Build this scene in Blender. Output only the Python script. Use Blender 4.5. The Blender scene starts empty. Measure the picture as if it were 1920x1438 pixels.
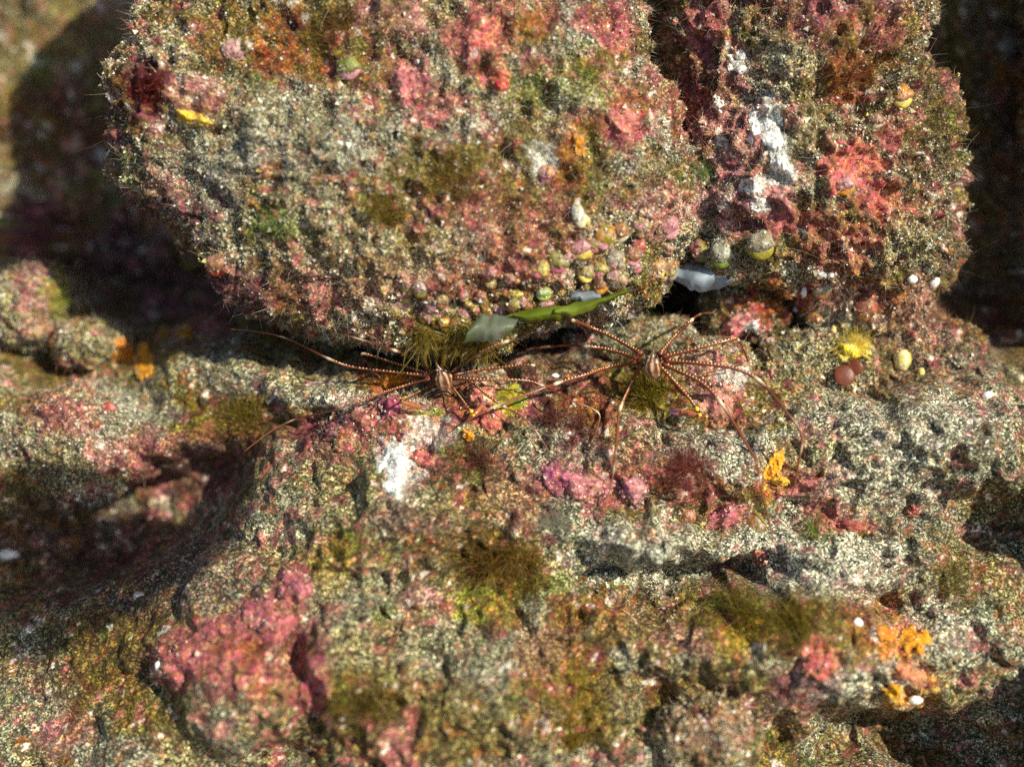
import bpy, math, random
import numpy as np
from mathutils import Vector
from mathutils.bvhtree import BVHTree

# One scene unit is ten centimetres: the picture is a close-up about half a metre wide.
random.seed(7); rng = np.random.default_rng(7)
scene = bpy.context.scene
scene.unit_settings.scale_length = 0.1
PITCH = math.radians(35); D = 5.8; PPU = 400.0
# reef frame: x to the side, y up the slope, h out of the slope
AX = np.array([1.0, 0, 0]); AY = np.array([0, math.sin(PITCH), math.cos(PITCH)]); AH = np.array([0, -math.cos(PITCH), math.sin(PITCH)])
R3 = np.stack([AX, AY, AH])
def W(p): return np.asarray(p, float) @ R3
# ---------------------------------------------------------------- camera, sky, sun
cam_d = bpy.data.cameras.new('camera'); cam = bpy.data.objects.new('camera', cam_d)
scene.collection.objects.link(cam); scene.camera = cam
CAM = W((0, 0, D)); cam.location = CAM
cam.rotation_euler = (math.pi/2 - PITCH, 0, 0)
cam_d.sensor_width = 36; cam_d.lens = 36*D/(1920/PPU)
cam_d.clip_start = 0.01; cam_d.clip_end = 500
cam_d.dof.use_dof = True; cam_d.dof.focus_distance = D + 0.12; cam_d.dof.aperture_fstop = 0.22
SUN_L = np.array([0.60, 0.34, 0.76]); SUN_L /= np.linalg.norm(SUN_L)
SUN_W = W(SUN_L)
world = bpy.data.worlds.new('World'); scene.world = world; world.use_nodes = True
wn = world.node_tree.nodes; wn.clear()
wo = wn.new('ShaderNodeOutputWorld'); wb = wn.new('ShaderNodeBackground'); ws = wn.new('ShaderNodeTexSky')
ws.sky_type = 'NISHITA'; ws.sun_disc = False
ws.sun_elevation = math.asin(SUN_W[2]); ws.sun_rotation = math.atan2(SUN_W[0], SUN_W[1])
wb.inputs['Strength'].default_value = 0.115
world.node_tree.links.new(ws.outputs[0], wb.inputs[0]); world.node_tree.links.new(wb.outputs[0], wo.inputs[0])
sun_d = bpy.data.lights.new('sun', 'SUN'); sun_d.energy = 5.0; sun_d.angle = math.radians(0.6); sun_d.color = (1, 0.965, 0.80)
sun = bpy.data.objects.new('sun', sun_d); scene.collection.objects.link(sun)
sun.rotation_euler = Vector(-SUN_W).to_track_quat('-Z', 'Y').to_euler(); sun.location = SUN_W*12
scene.view_settings.view_transform = 'Standard'; scene.view_settings.look = 'None'
scene.view_settings.exposure = 0.42; scene.view_settings.gamma = 1.0
scene.render.engine = 'CYCLES'; scene.cycles.use_denoising = False; scene.cycles.max_bounces = 6

# ---------------------------------------------------------------- noise
def _h(ix, iy, iz):
    n = (ix*np.int64(374761393) + iy*np.int64(668265263) + iz*np.int64(2147483647 - 918273)) & 0xffffffff
    n = ((n ^ (n >> 13))*np.int64(1274126177)) & 0xffffffff
    n = ((n ^ (n >> 16))*np.int64(2246822519)) & 0xffffffff
    return ((n ^ (n >> 15)) & 0xffffff)/float(0xffffff)
def vnoise(P):
    i = np.floor(P).astype(np.int64); f = P - i; f = f*f*f*(f*(f*6-15)+10)
    x, y, z = i.T; u, v, w = f.T
    def L(a, b, t): return a + (b-a)*t
    c = [[[_h(x+a, y+b, z+c_) for c_ in (0, 1)] for b in (0, 1)] for a in (0, 1)]
    return L(L(L(c[0][0][0], c[1][0][0], u), L(c[0][1][0], c[1][1][0], u), v),
             L(L(c[0][0][1], c[1][0][1], u), L(c[0][1][1], c[1][1][1], u), v), w)*2-1
def fbm(P, s, o=3, off=0.0, gain=0.5):
    a, t, r = 1.0, 0.0, 0
    Q = np.asarray(P)*s + off
    for k in range(o):
        r = r + a*vnoise(Q); t += a; a *= gain; Q = Q*2.03 + 17.3
    return r/t
def smooth(a, b, x):
    t = np.clip((x-a)/(b-a), 0, 1); return t*t*(3-2*t)

# ---------------------------------------------------------------- colours of the growth on the reef; plum adds shade
C = dict(pink=(.50,.135,.125), rose=(.58,.26,.22), magenta=(.36,.075,.11), salmon=(.72,.20,.13), maroon=(.11,.016,.022),
         rust=(.34,.09,.02), olive=(.20,.135,.012), brown=(.12,.07,.018), green=(.15,.24,.03), lime=(.36,.42,.05),
         tan=(.39,.34,.16), grey=(.36,.355,.26), sand=(.62,.605,.47), white=(.86,.82,.72), orange=(.75,.27,.01),
         yellow=(.72,.50,.04), dark=(.03,.024,.02), plum=(.13,.05,.055), lilac=(.48,.20,.25))
C = {k: np.array(v) for k, v in C.items()}
# x, y, rx, ry, colour, strength, sediment left on it
PATCH = [
 # big boulder
 (330,330,120,110,'grey',.8,1),(560,240,190,90,'grey',.8,1),(740,235,160,50,'grey',.7,1),(1000,200,120,40,'tan',.6,1),(420,200,90,60,'tan',.6,.9),
 (280,160,55,60,'maroon',1,.25),(560,90,80,70,'rust',.8,.5),(590,50,60,40,'brown',.8,.5),(375,175,60,35,'rose',.7,.5),(300,350,60,30,'rose',.6,.6),
 (735,30,60,40,'rose',.9,.4),(760,150,45,50,'pink',.9,.3),(870,70,60,60,'pink',.8,.4),(930,55,60,60,'salmon',.7,.4),(935,155,26,24,'salmon',1,.2),
 (1010,40,40,30,'rust',.7,.4),(1140,75,50,60,'pink',.9,.4),(1170,225,45,40,'pink',1,.25),(820,200,50,30,'pink',.7,.4),(1100,150,70,50,'lime',.35,.8),
 (1000,165,40,40,'green',.6,.7),(650,70,70,60,'olive',.6,.7),(690,200,40,40,'olive',.6,.7),(850,310,120,50,'olive',.75,.6),(760,390,120,60,'olive',.7,.6),
 (1030,330,120,80,'brown',.6,.6),(1090,270,30,50,'orange',.6,.3),(1070,320,40,40,'rust',.7,.4),(960,420,130,70,'pink',.5,.5),(880,520,180,60,'pink',.45,.6),
 (1240,380,70,60,'rose',.6,.5),(640,520,120,60,'rose',.4,.7),(510,420,50,30,'green',.7,.8),(620,430,80,50,'tan',.6,.8),(560,550,90,50,'pink',.5,.5),
 (1010,300,20,30,'white',.7,.3),(720,470,160,50,'tan',.5,.8),(1200,190,60,40,'rust',.6,.4),(820,615,90,26,'olive',.8,.6),(1150,120,40,20,'olive',.7,.5),
 # right boulder
 (1310,60,60,70,'pink',.9,.4),(1330,150,60,70,'magenta',.7,.4),(1370,110,40,40,'lilac',.8,.3),(1300,220,60,70,'pink',.7,.4),(1380,270,60,80,'rose',.8,.5),
 (1440,235,26,50,'white',1,.2),(1455,300,24,40,'white',1,.2),(1430,370,50,50,'rose',1,.2),(1400,330,30,40,'lilac',.7,.4),(1470,330,18,20,'white',1,.1),
 (1500,150,90,60,'tan',.9,.9),(1540,200,70,60,'olive',.6,.7),(1520,260,60,40,'tan',.7,.7),(1590,150,50,60,'rust',.9,.4),(1600,310,60,50,'salmon',1,.25),
 (1680,260,40,40,'pink',.9,.3),(1560,340,30,30,'orange',.6,.3),(1650,390,70,40,'salmon',.9,.3),(1620,430,60,40,'rust',.7,.4),(1490,430,110,30,'pink',1,.25),
 (1380,410,60,50,'lilac',.6,.4),(1560,480,90,30,'salmon',.6,.4),(1690,450,60,60,'tan',.6,.9),(1560,20,130,60,'magenta',.7,.5),(1640,60,50,40,'pink',.7,.4),
 (1600,55,50,40,'olive',.7,.5),(1720,340,40,90,'brown',.6,.8),
 # dim back walls, part of their shade put into dark maroon, plum and brown
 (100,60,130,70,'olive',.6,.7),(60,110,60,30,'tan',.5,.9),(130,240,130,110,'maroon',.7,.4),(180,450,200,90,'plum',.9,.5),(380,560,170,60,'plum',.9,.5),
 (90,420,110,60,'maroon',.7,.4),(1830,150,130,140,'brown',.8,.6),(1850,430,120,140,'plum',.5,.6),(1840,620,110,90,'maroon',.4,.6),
 # ledge, left
 (75,570,60,60,'rose',.6,.6),(110,560,30,40,'lime',.7,.4),(170,620,60,40,'tan',.7,.9),(120,690,60,40,'olive',.6,.8),(170,830,140,90,'grey',.6,1),
 (110,770,60,40,'pink',.7,.5),(220,850,70,40,'rose',.6,.6),(130,890,120,40,'olive',.5,.8),(260,770,80,50,'grey',.6,1),(280,850,60,40,'pink',.5,.7),
 (380,620,60,30,'rose',.6,.6),(450,700,130,50,'grey',.8,1),(600,740,90,30,'sand',.8,1),(430,790,90,40,'olive',.9,.6),(520,800,90,40,'brown',.8,.7),
 (420,840,80,40,'pink',.4,.7),(360,900,120,50,'maroon',.7,.5),(560,690,110,40,'tan',.7,1),
 # ledge, middle
 (745,710,60,18,'orange',.9,.3),(700,700,40,20,'rust',.5,.6),(800,750,60,30,'grey',.6,1),(730,800,90,50,'pink',.85,.35),(820,780,40,40,'magenta',.6,.4),
 (800,785,30,22,'lime',.8,.6),(800,820,50,30,'white',.55,.4),(790,850,60,40,'salmon',.6,.4),(640,830,80,40,'magenta',.5,.6),(680,860,60,50,'green',.4,.8),
 (745,870,34,36,'white',1,.1),(735,930,34,26,'rose',.9,.3),(742,915,16,20,'white',1,.1),(860,880,60,60,'dark',.6,.7),(900,860,60,40,'brown',.6,.8),
 (910,760,60,40,'salmon',.8,.3),(960,750,40,40,'olive',.9,.3),(870,760,40,40,'rust',.7,.4),(1070,800,90,60,'maroon',.75,.7),(1000,820,60,30,'grey',.5,1),
 (1060,690,100,60,'plum',.6,.8),(1180,640,120,40,'grey',.7,.9),(1140,740,80,50,'rust',.4,.9),(1220,750,70,40,'olive',.9,.5),(1290,690,50,40,'tan',.5,.9),  # plum: shadow left of the right crab put into the colour
 (1340,700,60,50,'rose',.8,.6),(1340,755,40,40,'salmon',.8,.3),(1370,690,30,30,'white',.6,.5),(1300,770,60,30,'olive',.6,.7),(1390,600,40,40,'pink',.9,.4),
 (1400,580,40,24,'pink',.8,.4),(1330,600,60,30,'brown',.6,.8),(1460,570,60,40,'rust',.9,.4),(1620,560,120,50,'salmon',.5,.6),(1560,620,90,40,'grey',.5,1),
 (1700,600,90,60,'rose',.4,.9),(1500,690,90,70,'tan',.6,1),(1560,780,110,60,'sand',.55,1),(1500,740,60,40,'olive',.5,.8),(1730,690,100,40,'plum',.4,.9),
 (1740,800,130,70,'sand',.7,1),(1650,900,120,60,'sand',.6,1),(1840,760,90,90,'grey',.5,1),
 # below the crabs
 (1110,915,110,32,'pink',1,.25),(1050,890,50,40,'magenta',.9,.3),(1180,915,30,30,'lilac',.7,.3),(1040,840,90,40,'grey',.6,1),(1260,880,140,70,'rust',.55,.9),
 (1290,900,60,40,'maroon',.6,.7),(1380,840,90,50,'sand',.8,1),(1300,830,100,40,'grey',.6,1),(1450,890,40,40,'orange',.6,.5),(1520,840,90,50,'tan',.6,1),
 (1510,910,60,30,'pink',.6,.5),(1370,965,60,28,'pink',.9,.35),(1560,960,60,30,'pink',.6,.6),(1600,985,40,14,'salmon',.8,.3),(1690,980,60,40,'maroon',.5,.7),
 (1220,1040,130,60,'sand',1,1),(1060,990,60,60,'grey',.6,1),(1560,1060,170,60,'sand',.8,1),(1430,1020,70,60,'sand',.7,1),(1730,950,80,80,'grey',.6,1),
 (1260,1000,90,30,'olive',.5,.9),
 # foreground
 (660,930,110,50,'tan',.5,1),(800,960,90,40,'grey',.6,1),(760,980,90,30,'maroon',.6,.8),(900,950,110,40,'olive',.5,.8),(980,930,80,50,'rose',.3,.9),
 (930,1070,90,70,'olive',.9,.6),(860,1030,80,50,'brown',.8,.7),(870,1130,60,30,'lime',.5,.9),(1020,1100,70,30,'green',.4,.9),(650,1040,80,40,'olive',.8,.7),
 (810,1140,40,40,'pink',.8,.5),(780,1170,40,30,'pink',.7,.5),(700,1130,140,60,'grey',.5,1),(900,1230,200,60,'grey',.6,1),(780,1200,120,50,'tan',.5,1),
 (550,1095,34,36,'pink',1,.2),(500,1150,60,50,'pink',1,.25),(420,1200,90,50,'pink',.9,.4),(330,1240,70,40,'pink',.9,.3),(440,1260,120,40,'salmon',.5,.5),
 (590,1290,40,50,'pink',.9,.3),(580,1200,40,50,'magenta',.6,.4),(460,1220,40,30,'rust',.7,.5),(620,1070,30,50,'yellow',.35,.6),(390,1090,110,60,'grey',.5,1),
 (250,1080,200,80,'plum',.5,.9),(150,1000,200,70,'plum',.5,.9),(60,1330,90,60,'grey',.5,.9),(130,1370,40,40,'rose',.7,.4),(160,1250,120,60,'brown',.6,.8),  # plum: shade of the lower left band put into the colour
 (250,1330,110,60,'olive',.6,.8),(720,1300,130,50,'olive',.6,.8),(650,1390,120,50,'brown',.6,.8),(1040,1240,70,60,'rust',.5,.7),(1080,1300,60,80,'olive',.8,.6),
 (1130,1150,110,40,'rust',.35,.9),(1300,1180,70,60,'rose',.5,.9),(1380,1140,140,40,'olive',.85,.6),(1500,1180,150,60,'olive',.8,.6),(1400,1190,60,40,'yellow',.4,.7),
 (1540,1245,40,36,'salmon',1,.3),(1640,1160,60,60,'rust',.5,.7),(1700,1200,60,50,'orange',.7,.5),(1690,1290,60,40,'orange',.6,.5),(1600,1280,110,40,'sand',.7,1),
 (1780,1170,90,70,'sand',.6,1),(1800,1080,90,50,'olive',.4,.9),(1330,1350,100,60,'rose',.35,.9),(1350,1300,110,40,'olive',.5,.9),(1500,1300,50,40,'magenta',.6,.6),
 (900,1380,260,50,'olive',.5,.9),(1170,1340,80,60,'olive',.5,.8),(740,1390,30,50,'rose',.6,.5),
]
def to_px(L):
    s = D/(D - L[:, 2]); return 960 + L[:, 0]*s*PPU, 719 - L[:, 1]*s*PPU
def growth(L):
    """colour of what grows on the rock, and how much loose sediment lies on it, for reef-frame points"""
    px, py = to_px(L)
    n1 = fbm(L, 1.7, 3, 3.1); n2 = fbm(L, 4.5, 3, 11.7); n3 = fbm(L, 11, 3, 23.9); n4 = fbm(L, 26, 2, 41.3); n5 = fbm(L, 6.5, 3, 77.7); n6 = fbm(L, 17, 2, 91.1)
    col = np.tile(C['tan']*.8, (len(L), 1)); sed = np.full(len(L), 1.0)
    def mix(c, w, s):
        nonlocal col, sed
        w = np.clip(w, 0, 1)
        col = col*(1-w[:, None]) + C[c]*w[:, None]; sed = sed*(1-w) + s*w
    mix('olive', smooth(-.05, .35, n1+.5*n3)*.8, .7)
    mix('grey', smooth(.0, .35, n2-.3*n1)*.7, 1)
    mix('brown', smooth(.1, .4, n5+.4*n4)*.7, .7)
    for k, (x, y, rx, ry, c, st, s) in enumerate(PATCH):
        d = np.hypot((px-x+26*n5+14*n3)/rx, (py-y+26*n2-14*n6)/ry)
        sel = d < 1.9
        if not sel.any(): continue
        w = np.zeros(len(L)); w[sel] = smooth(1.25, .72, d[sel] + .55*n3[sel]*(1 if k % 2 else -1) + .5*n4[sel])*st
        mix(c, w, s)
    mix('pink', smooth(.30, .46, n6+.5*n3-.5*n1-.10*smooth(900, 1050, py))*.6, .4)
    mix('olive', smooth(.12, .4, n5-.4*n3+.15)*.42*smooth(1000, 600, py), .7)
    mix('maroon', smooth(.30, .5, n3-.6*n4)*.55, .5)
    mix('rust', smooth(.3, .45, n4-.5*n6)*.5, .5)
    mix('green', smooth(.45, .6, n5+.4*n6)*.4, .8)
    mix('white', smooth(.58, .66, n4+.3*n3)*.6, .3)
    for (x, y, rx, ry, c, st, s) in PATCH:
        if c not in ('white', 'sand'): continue
        d = np.hypot((px-x+26*n5+14*n3)/rx, (py-y+26*n2-14*n6)/ry)
        mix(c, smooth(1.1, .5, d+.9*n4+.7*n6)*st*(.75 if c == 'white' else .42), .45 if c == 'white' else 1)
    col *= (1 + .35*n4 + .25*n3)[:, None]
    return np.clip(col, .005, .95), np.clip(sed, 0, 1)

# ---------------------------------------------------------------- materials
def new_mat(name):
    m = bpy.data.materials.new(name); m.use_nodes = True
    nt = m.node_tree; return m, nt, nt.nodes, nt.nodes['Principled BSDF']
def node(nt, t, **kw):
    n = nt.nodes.new(t)
    for k, v in kw.items(): setattr(n, k, v)
    return n
def mmath(nt, op, a, b=None):
    n = node(nt, 'ShaderNodeMath', operation=op)
    for i, v in enumerate((a, b)):
        if v is None: continue
        if isinstance(v, (int, float)): n.inputs[i].default_value = v
        else: nt.links.new(v, n.inputs[i])
    return n.outputs[0]
def mixc(nt, blend, f, a, b):
    n = node(nt, 'ShaderNodeMix', data_type='RGBA', blend_type=blend)
    for i, v in ((0, f), (6, a), (7, b)):
        if isinstance(v, (int, float)): n.inputs[i].default_value = v
        elif isinstance(v, tuple): n.inputs[i].default_value = v
        else: nt.links.new(v, n.inputs[i])
    return n.outputs[2]
def reef_material():
    m, nt, N, b = new_mat('reef_growth'); L = nt.links
    ac = node(nt, 'ShaderNodeAttribute', attribute_name='Col'); asd = node(nt, 'ShaderNodeAttribute', attribute_name='Sed')
    tc = node(nt, 'ShaderNodeTexCoord')
    vo = node(nt, 'ShaderNodeTexVoronoi'); vo.inputs['Scale'].default_value = 120; L.new(tc.outputs['Object'], vo.inputs['Vector'])
    sp = node(nt, 'ShaderNodeSeparateColor'); L.new(vo.outputs['Color'], sp.inputs[0])
    vo2 = node(nt, 'ShaderNodeTexVoronoi'); vo2.inputs['Scale'].default_value = 48; L.new(tc.outputs['Object'], vo2.inputs['Vector'])
    sp2 = node(nt, 'ShaderNodeSeparateColor'); L.new(vo2.outputs['Color'], sp2.inputs[0])
    r = node(nt, 'ShaderNodeValToRGB'); L.new(sp.outputs[0], r.inputs[0])
    e = r.color_ramp.elements; e[0].position = 0; e[0].color = (.09, .075, .06, 1); e[1].position = 1; e[1].color = (2.6, 2.6, 2.5, 1)
    for p, c in ((.38, (.26, .23, .19)), (.66, (.80, .77, .70)), (.88, (1.7, 1.7, 1.6))):
        x = e.new(p); x.color = (*c, 1)
    c1 = mixc(nt, 'MULTIPLY', asd.outputs['Fac'], ac.outputs['Color'], r.outputs[0])
    hue = node(nt, 'ShaderNodeHueSaturation'); L.new(c1, hue.inputs['Color'])
    L.new(mmath(nt, 'ADD', mmath(nt, 'MULTIPLY', sp2.outputs[0], .06), .47), hue.inputs['Hue'])
    L.new(mmath(nt, 'ADD', mmath(nt, 'MULTIPLY', sp2.outputs[1], 1.0), .5), hue.inputs['Value'])
    L.new(hue.outputs[0], b.inputs['Base Color'])
    b.inputs['Roughness'].default_value = .62; b.inputs['Specular IOR Level'].default_value = .22
    no = node(nt, 'ShaderNodeTexNoise'); no.inputs['Scale'].default_value = 34; no.inputs['Detail'].default_value = 6; no.inputs['Roughness'].default_value = .7
    L.new(tc.outputs['Object'], no.inputs['Vector'])
    hgt = mmath(nt, 'ADD', mmath(nt, 'MULTIPLY', no.outputs[0], 2.0), mmath(nt, 'MULTIPLY', vo.outputs['Distance'], mmath(nt, 'MULTIPLY', asd.outputs['Fac'], -.15)))
    bp = node(nt, 'ShaderNodeBump'); bp.inputs['Strength'].default_value = .8; bp.inputs['Distance'].default_value = .02
    L.new(hgt, bp.inputs['Height']); L.new(bp.outputs[0], b.inputs['Normal'])
    return m
def vcol_material(name, rough=.6, spec=.25, noise_scale=30, noise_amt=.5, bump=.01, trans=0.0, alpha=1.0, sss=0.0):
    """colour from the mesh's own colours, broken up by fine noise"""
    m, nt, N, b = new_mat(name); L = nt.links
    ac = node(nt, 'ShaderNodeAttribute', attribute_name='Col'); tc = node(nt, 'ShaderNodeTexCoord')
    no = node(nt, 'ShaderNodeTexNoise'); no.inputs['Scale'].default_value = noise_scale; no.inputs['Detail'].default_value = 5
    L.new(tc.outputs['Object'], no.inputs['Vector'])
    hv = node(nt, 'ShaderNodeHueSaturation'); L.new(ac.outputs['Color'], hv.inputs['Color'])
    L.new(mmath(nt, 'ADD', mmath(nt, 'MULTIPLY', no.outputs[0], 2*noise_amt), 1-noise_amt), hv.inputs['Value'])
    L.new(hv.outputs[0], b.inputs['Base Color'])
    b.inputs['Roughness'].default_value = rough; b.inputs['Specular IOR Level'].default_value = spec
    if sss:
        b.inputs['Subsurface Weight'].default_value = sss; b.inputs['Subsurface Radius'].default_value = (.06, .03, .015); b.inputs['Subsurface Scale'].default_value = .4
    if bump:
        bp = node(nt, 'ShaderNodeBump'); bp.inputs['Strength'].default_value = .7; bp.inputs['Distance'].default_value = bump
        L.new(no.outputs[0], bp.inputs['Height']); L.new(bp.outputs[0], b.inputs['Normal'])
    out = N['Material Output']; sh = b.outputs[0]
    if trans:
        t = node(nt, 'ShaderNodeBsdfTranslucent'); L.new(hv.outputs[0], t.inputs[0])
        mx = node(nt, 'ShaderNodeMixShader'); mx.inputs[0].default_value = trans; L.new(sh, mx.inputs[1]); L.new(t.outputs[0], mx.inputs[2]); sh = mx.outputs[0]
    if alpha < 1:
        t = node(nt, 'ShaderNodeBsdfTransparent')
        mx = node(nt, 'ShaderNodeMixShader'); mx.inputs[0].default_value = alpha; L.new(t.outputs[0], mx.inputs[1]); L.new(sh, mx.inputs[2]); sh = mx.outputs[0]
    L.new(sh, out.inputs[0])
    return m
M_REEF = reef_material()
M_GRAIN = vcol_material('sediment_grain', .5, .4, 90, .2, 0)
M_TURF = vcol_material('algal_filament', .6, .2, 40, .3, 0, trans=.35)
M_CRUST = M_REEF
M_SHELL = vcol_material('shell', .38, .45, 38, .45, .012)
M_CRAB = vcol_material('crab_shell', .28, .55, 60, .25, .002)
M_BODY = vcol_material('crab_carapace', .35, .45, 60, .3, .003)
M_BEAD = vcol_material('pale_spine', .3, .5, 50, .05, 0)
M_SPONGE = vcol_material('sponge', .7, .2, 70, .75, .03)
M_FROND = vcol_material('algal_frond', .4, .4, 22, .35, .004, trans=.45)
M_JELLY = vcol_material('translucent_film', .3, .35, 9, .3, .01, trans=.5, alpha=.66)
M_JELLY2 = vcol_material('bluish_film', .3, .35, 12, .35, .01, trans=.4, alpha=.7)

# ---------------------------------------------------------------- mesh helpers
def mesh_obj(name, V, F, mat, parent=None, origin=None, col=None, sed=None, smooth_=True):
    V = np.asarray(V, np.float64)
    if origin is None: origin = V.mean(0)
    origin = np.asarray(origin, float)
    me = bpy.data.meshes.new(name); nv = len(V)
    me.vertices.add(nv); me.vertices.foreach_set('co', (V-origin).astype(np.float32).ravel())
    F = np.asarray(F, np.int32); k = F.shape[1]
    me.loops.add(F.size); me.loops.foreach_set('vertex_index', F.ravel())
    me.polygons.add(len(F)); me.polygons.foreach_set('loop_start', np.arange(0, F.size, k, dtype=np.int32))
    me.update(calc_edges=True)
    me.polygons.foreach_set('use_smooth', np.full(len(F), smooth_))
    if col is not None:
        a = me.attributes.new('Col', 'FLOAT_COLOR', 'POINT'); c = np.ones((nv, 4), np.float32); c[:, :3] = col; a.data.foreach_set('color', c.ravel())
    if sed is not None:
        a = me.attributes.new('Sed', 'FLOAT', 'POINT'); a.data.foreach_set('value', np.asarray(sed, np.float32))
    me.materials.append(mat)
    o = bpy.data.objects.new(name, me); scene.collection.objects.link(o)
    if parent is not None:
        o.parent = parent
        pw = np.array(parent['_w']); o['_w'] = list(origin); o.location = origin - pw
    else:
        o.location = origin; o['_w'] = list(origin)
    return o
def tag(o, label, cat, group=None):
    o['label'] = label; o['category'] = cat
    if group: o['group'] = group
    return o
def empty(name, loc, label, cat, group=None):
    o = bpy.data.objects.new(name, None); scene.collection.objects.link(o); o.location = loc; o['_w'] = list(map(float, loc)); o.empty_display_size = .05
    return tag(o, label, cat, group)
def grid_faces(nu, nv, off=0):
    i = np.arange(nu-1)[:, None]*nv + np.arange(nv-1)[None]; i = i.ravel() + off
    return np.stack([i, i+1, i+nv+1, i+nv], 1)
def join(parts):
    V, F, K, o = [], [], [], 0
    for v, f, c in parts:
        V.append(v); F.append(np.asarray(f)+o); K.append(np.broadcast_to(c, (len(v), 3))); o += len(v)
    return np.concatenate(V), np.concatenate(F), np.concatenate(K)
def vnormals(V, F):
    a, b, c = V[F[:, 0]], V[F[:, 1]], V[F[:, 2]]; n = np.cross(b-a, c-a); N = np.zeros_like(V)
    for k in range(F.shape[1]): np.add.at(N, F[:, k], n)
    return N/np.maximum(np.linalg.norm(N, axis=1, keepdims=True), 1e-12)
def cube_sphere(n):
    t = np.tan(np.linspace(-math.pi/4, math.pi/4, n)); a, b = np.meshgrid(t, t, indexing='ij'); o = np.ones_like(a)
    V, F = [], []
    for k, (s, p) in enumerate([((o, a, b), 0), ((-o, b, a), 0), ((b, o, a), 0), ((a, -o, b), 0), ((a, b, o), 0), ((b, a, -o), 0)]):
        v = np.stack([x.ravel() for x in s], 1); F.append(grid_faces(n, n, len(V)*n*n)); V.append(v)
    V = np.concatenate(V); F = np.concatenate(F); V /= np.linalg.norm(V, axis=1, keepdims=True)
    key = np.round(V*1e6).astype(np.int64); _, idx, inv = np.unique(key, axis=0, return_index=True, return_inverse=True)
    F = inv.ravel()[F]; V = V[idx]
    c = V[F].mean(1); nn = np.cross(V[F[:, 1]]-V[F[:, 0]], V[F[:, 2]]-V[F[:, 0]]); fl = (nn*c).sum(1) < 0
    F[fl] = F[fl][:, ::-1]
    return V, F
HOSTS = []   # (object, world verts, faces, colours, sediment)
def host(o, L, F, col, sed): HOSTS.append((o, W(L), F, col, sed))

# ---------------------------------------------------------------- the seabed
def axis(lo, hi, n, far):
    core = np.linspace(lo, hi, n); ext = np.geomspace(.06, far, 16)
    return np.concatenate([lo - ext[::-1], core, hi + ext])
gx = axis(-2.75, 2.75, 500, 40); gy = axis(-2.25, 1.95, 400, 40)
X, Y = np.meshgrid(gx, gy, indexing='ij'); nu, nv = X.shape
pxg = (960 + X*PPU).ravel(); pyg = (719 - Y*PPU).ravel()
def bump(x, y, rx, ry, a, rot=0, p=1.0):
    c, s = math.cos(math.radians(rot)), math.sin(math.radians(rot)); dx, dy = pxg-x, pyg-y
    dx, dy = dx + WX, dy + WY
    d = np.hypot((dx*c+dy*s)/rx, (-dx*s+dy*c)/ry)
    return a*np.exp(-(d**2)**p)
Pg = np.stack([X.ravel(), Y.ravel(), np.zeros(X.size)], 1)
WX = 45*fbm(Pg, 2.2, 3, 301.0) + 16*fbm(Pg, 9, 2, 303.0); WY = 45*fbm(Pg, 2.2, 3, 307.0) + 16*fbm(Pg, 9, 2, 309.0)
h = np.interp(pyg + .6*WY, [-3000, -400, 0, 480, 560, 620, 690, 780, 900, 1010, 1100, 1250, 1438, 1700, 4000],
              [-2.6, -1.7, -1.5, -1.35, -1.15, -.80, -.45, -.26, -.12, -.12, -.05, .12, .34, .6, 1.2])
h -= .24*np.log1p(np.exp((600-pxg)/90))*90/400 + bump(60, 250, 300, 330, .55)
h += bump(760, 960, 300, 130, .30) + bump(720, 1250, 420, 230, .26) + bump(480, 1200, 200, 120, .22) - bump(110, 1015, 330, 100, .62, -18, 2) \
   - bump(590, 1230, 34, 90, .22, -12) - bump(520, 1390, 150, 50, .22) + bump(1210, 1025, 130, 50, .30) - bump(1150, 1088, 80, 40, .26, 14) - bump(1290, 1108, 110, 50, .45, -6) - bump(1410, 1085, 60, 28, .22, -20) + bump(1130, 1150, 120, 50, .12) + bump(1360, 1180, 150, 70, .20) \
   + bump(1560, 1180, 170, 110, .22) - bump(1720, 1420, 330, 95, .75) + bump(1750, 830, 230, 90, .25) + bump(1560, 1050, 200, 60, .10) - bump(1600, 1120, 120, 30, .12) \
   - bump(1900, 1000, 120, 60, .2) + bump(1290, 880, 150, 60, .14) - bump(1330, 800, 110, 22, .10) + bump(560, 720, 190, 50, .14, 6) - bump(560, 800, 150, 30, .16, -14) \
   + bump(330, 650, 170, 60, .20) - bump(330, 900, 190, 50, .14)  + bump(1840, 500, 110, 260, .2) + bump(40, 70, 130, 90, .5) \
   - bump(1860, 300, 160, 300, .3) + bump(1740, 600, 160, 50, .35) + bump(-260, 640, 160, 600, .5) - bump(1210, 575, 140, 40, .5) - bump(1660, 740, 90, 30, .18)
calm = .45 + .55*smooth(420, 640, pxg)
h += .12*fbm(Pg, 2.6, 3, 5.5) + .085*calm*fbm(Pg, 7, 3, 9.5) + .052*calm*(1-2*np.abs(fbm(Pg, 11, 2, 2.5))) + .026*fbm(Pg, 26, 3, 1.5) + .012*fbm(Pg, 70, 2, 6.5)
Lg = np.stack([X.ravel(), Y.ravel(), h], 1)
# slight sideways creep so ledges are not a pure height field
Lg[:, 0] += .05*fbm(Pg, 6, 2, 55.5); Lg[:, 1] += .05*fbm(Pg, 6, 2, 65.5)
Fg = grid_faces(nu, nv)
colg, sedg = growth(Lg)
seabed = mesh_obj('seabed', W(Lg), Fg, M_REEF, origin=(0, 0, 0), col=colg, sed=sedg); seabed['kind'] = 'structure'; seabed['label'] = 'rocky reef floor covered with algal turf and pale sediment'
host(seabed, Lg, Fg, colg, sedg)

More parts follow.
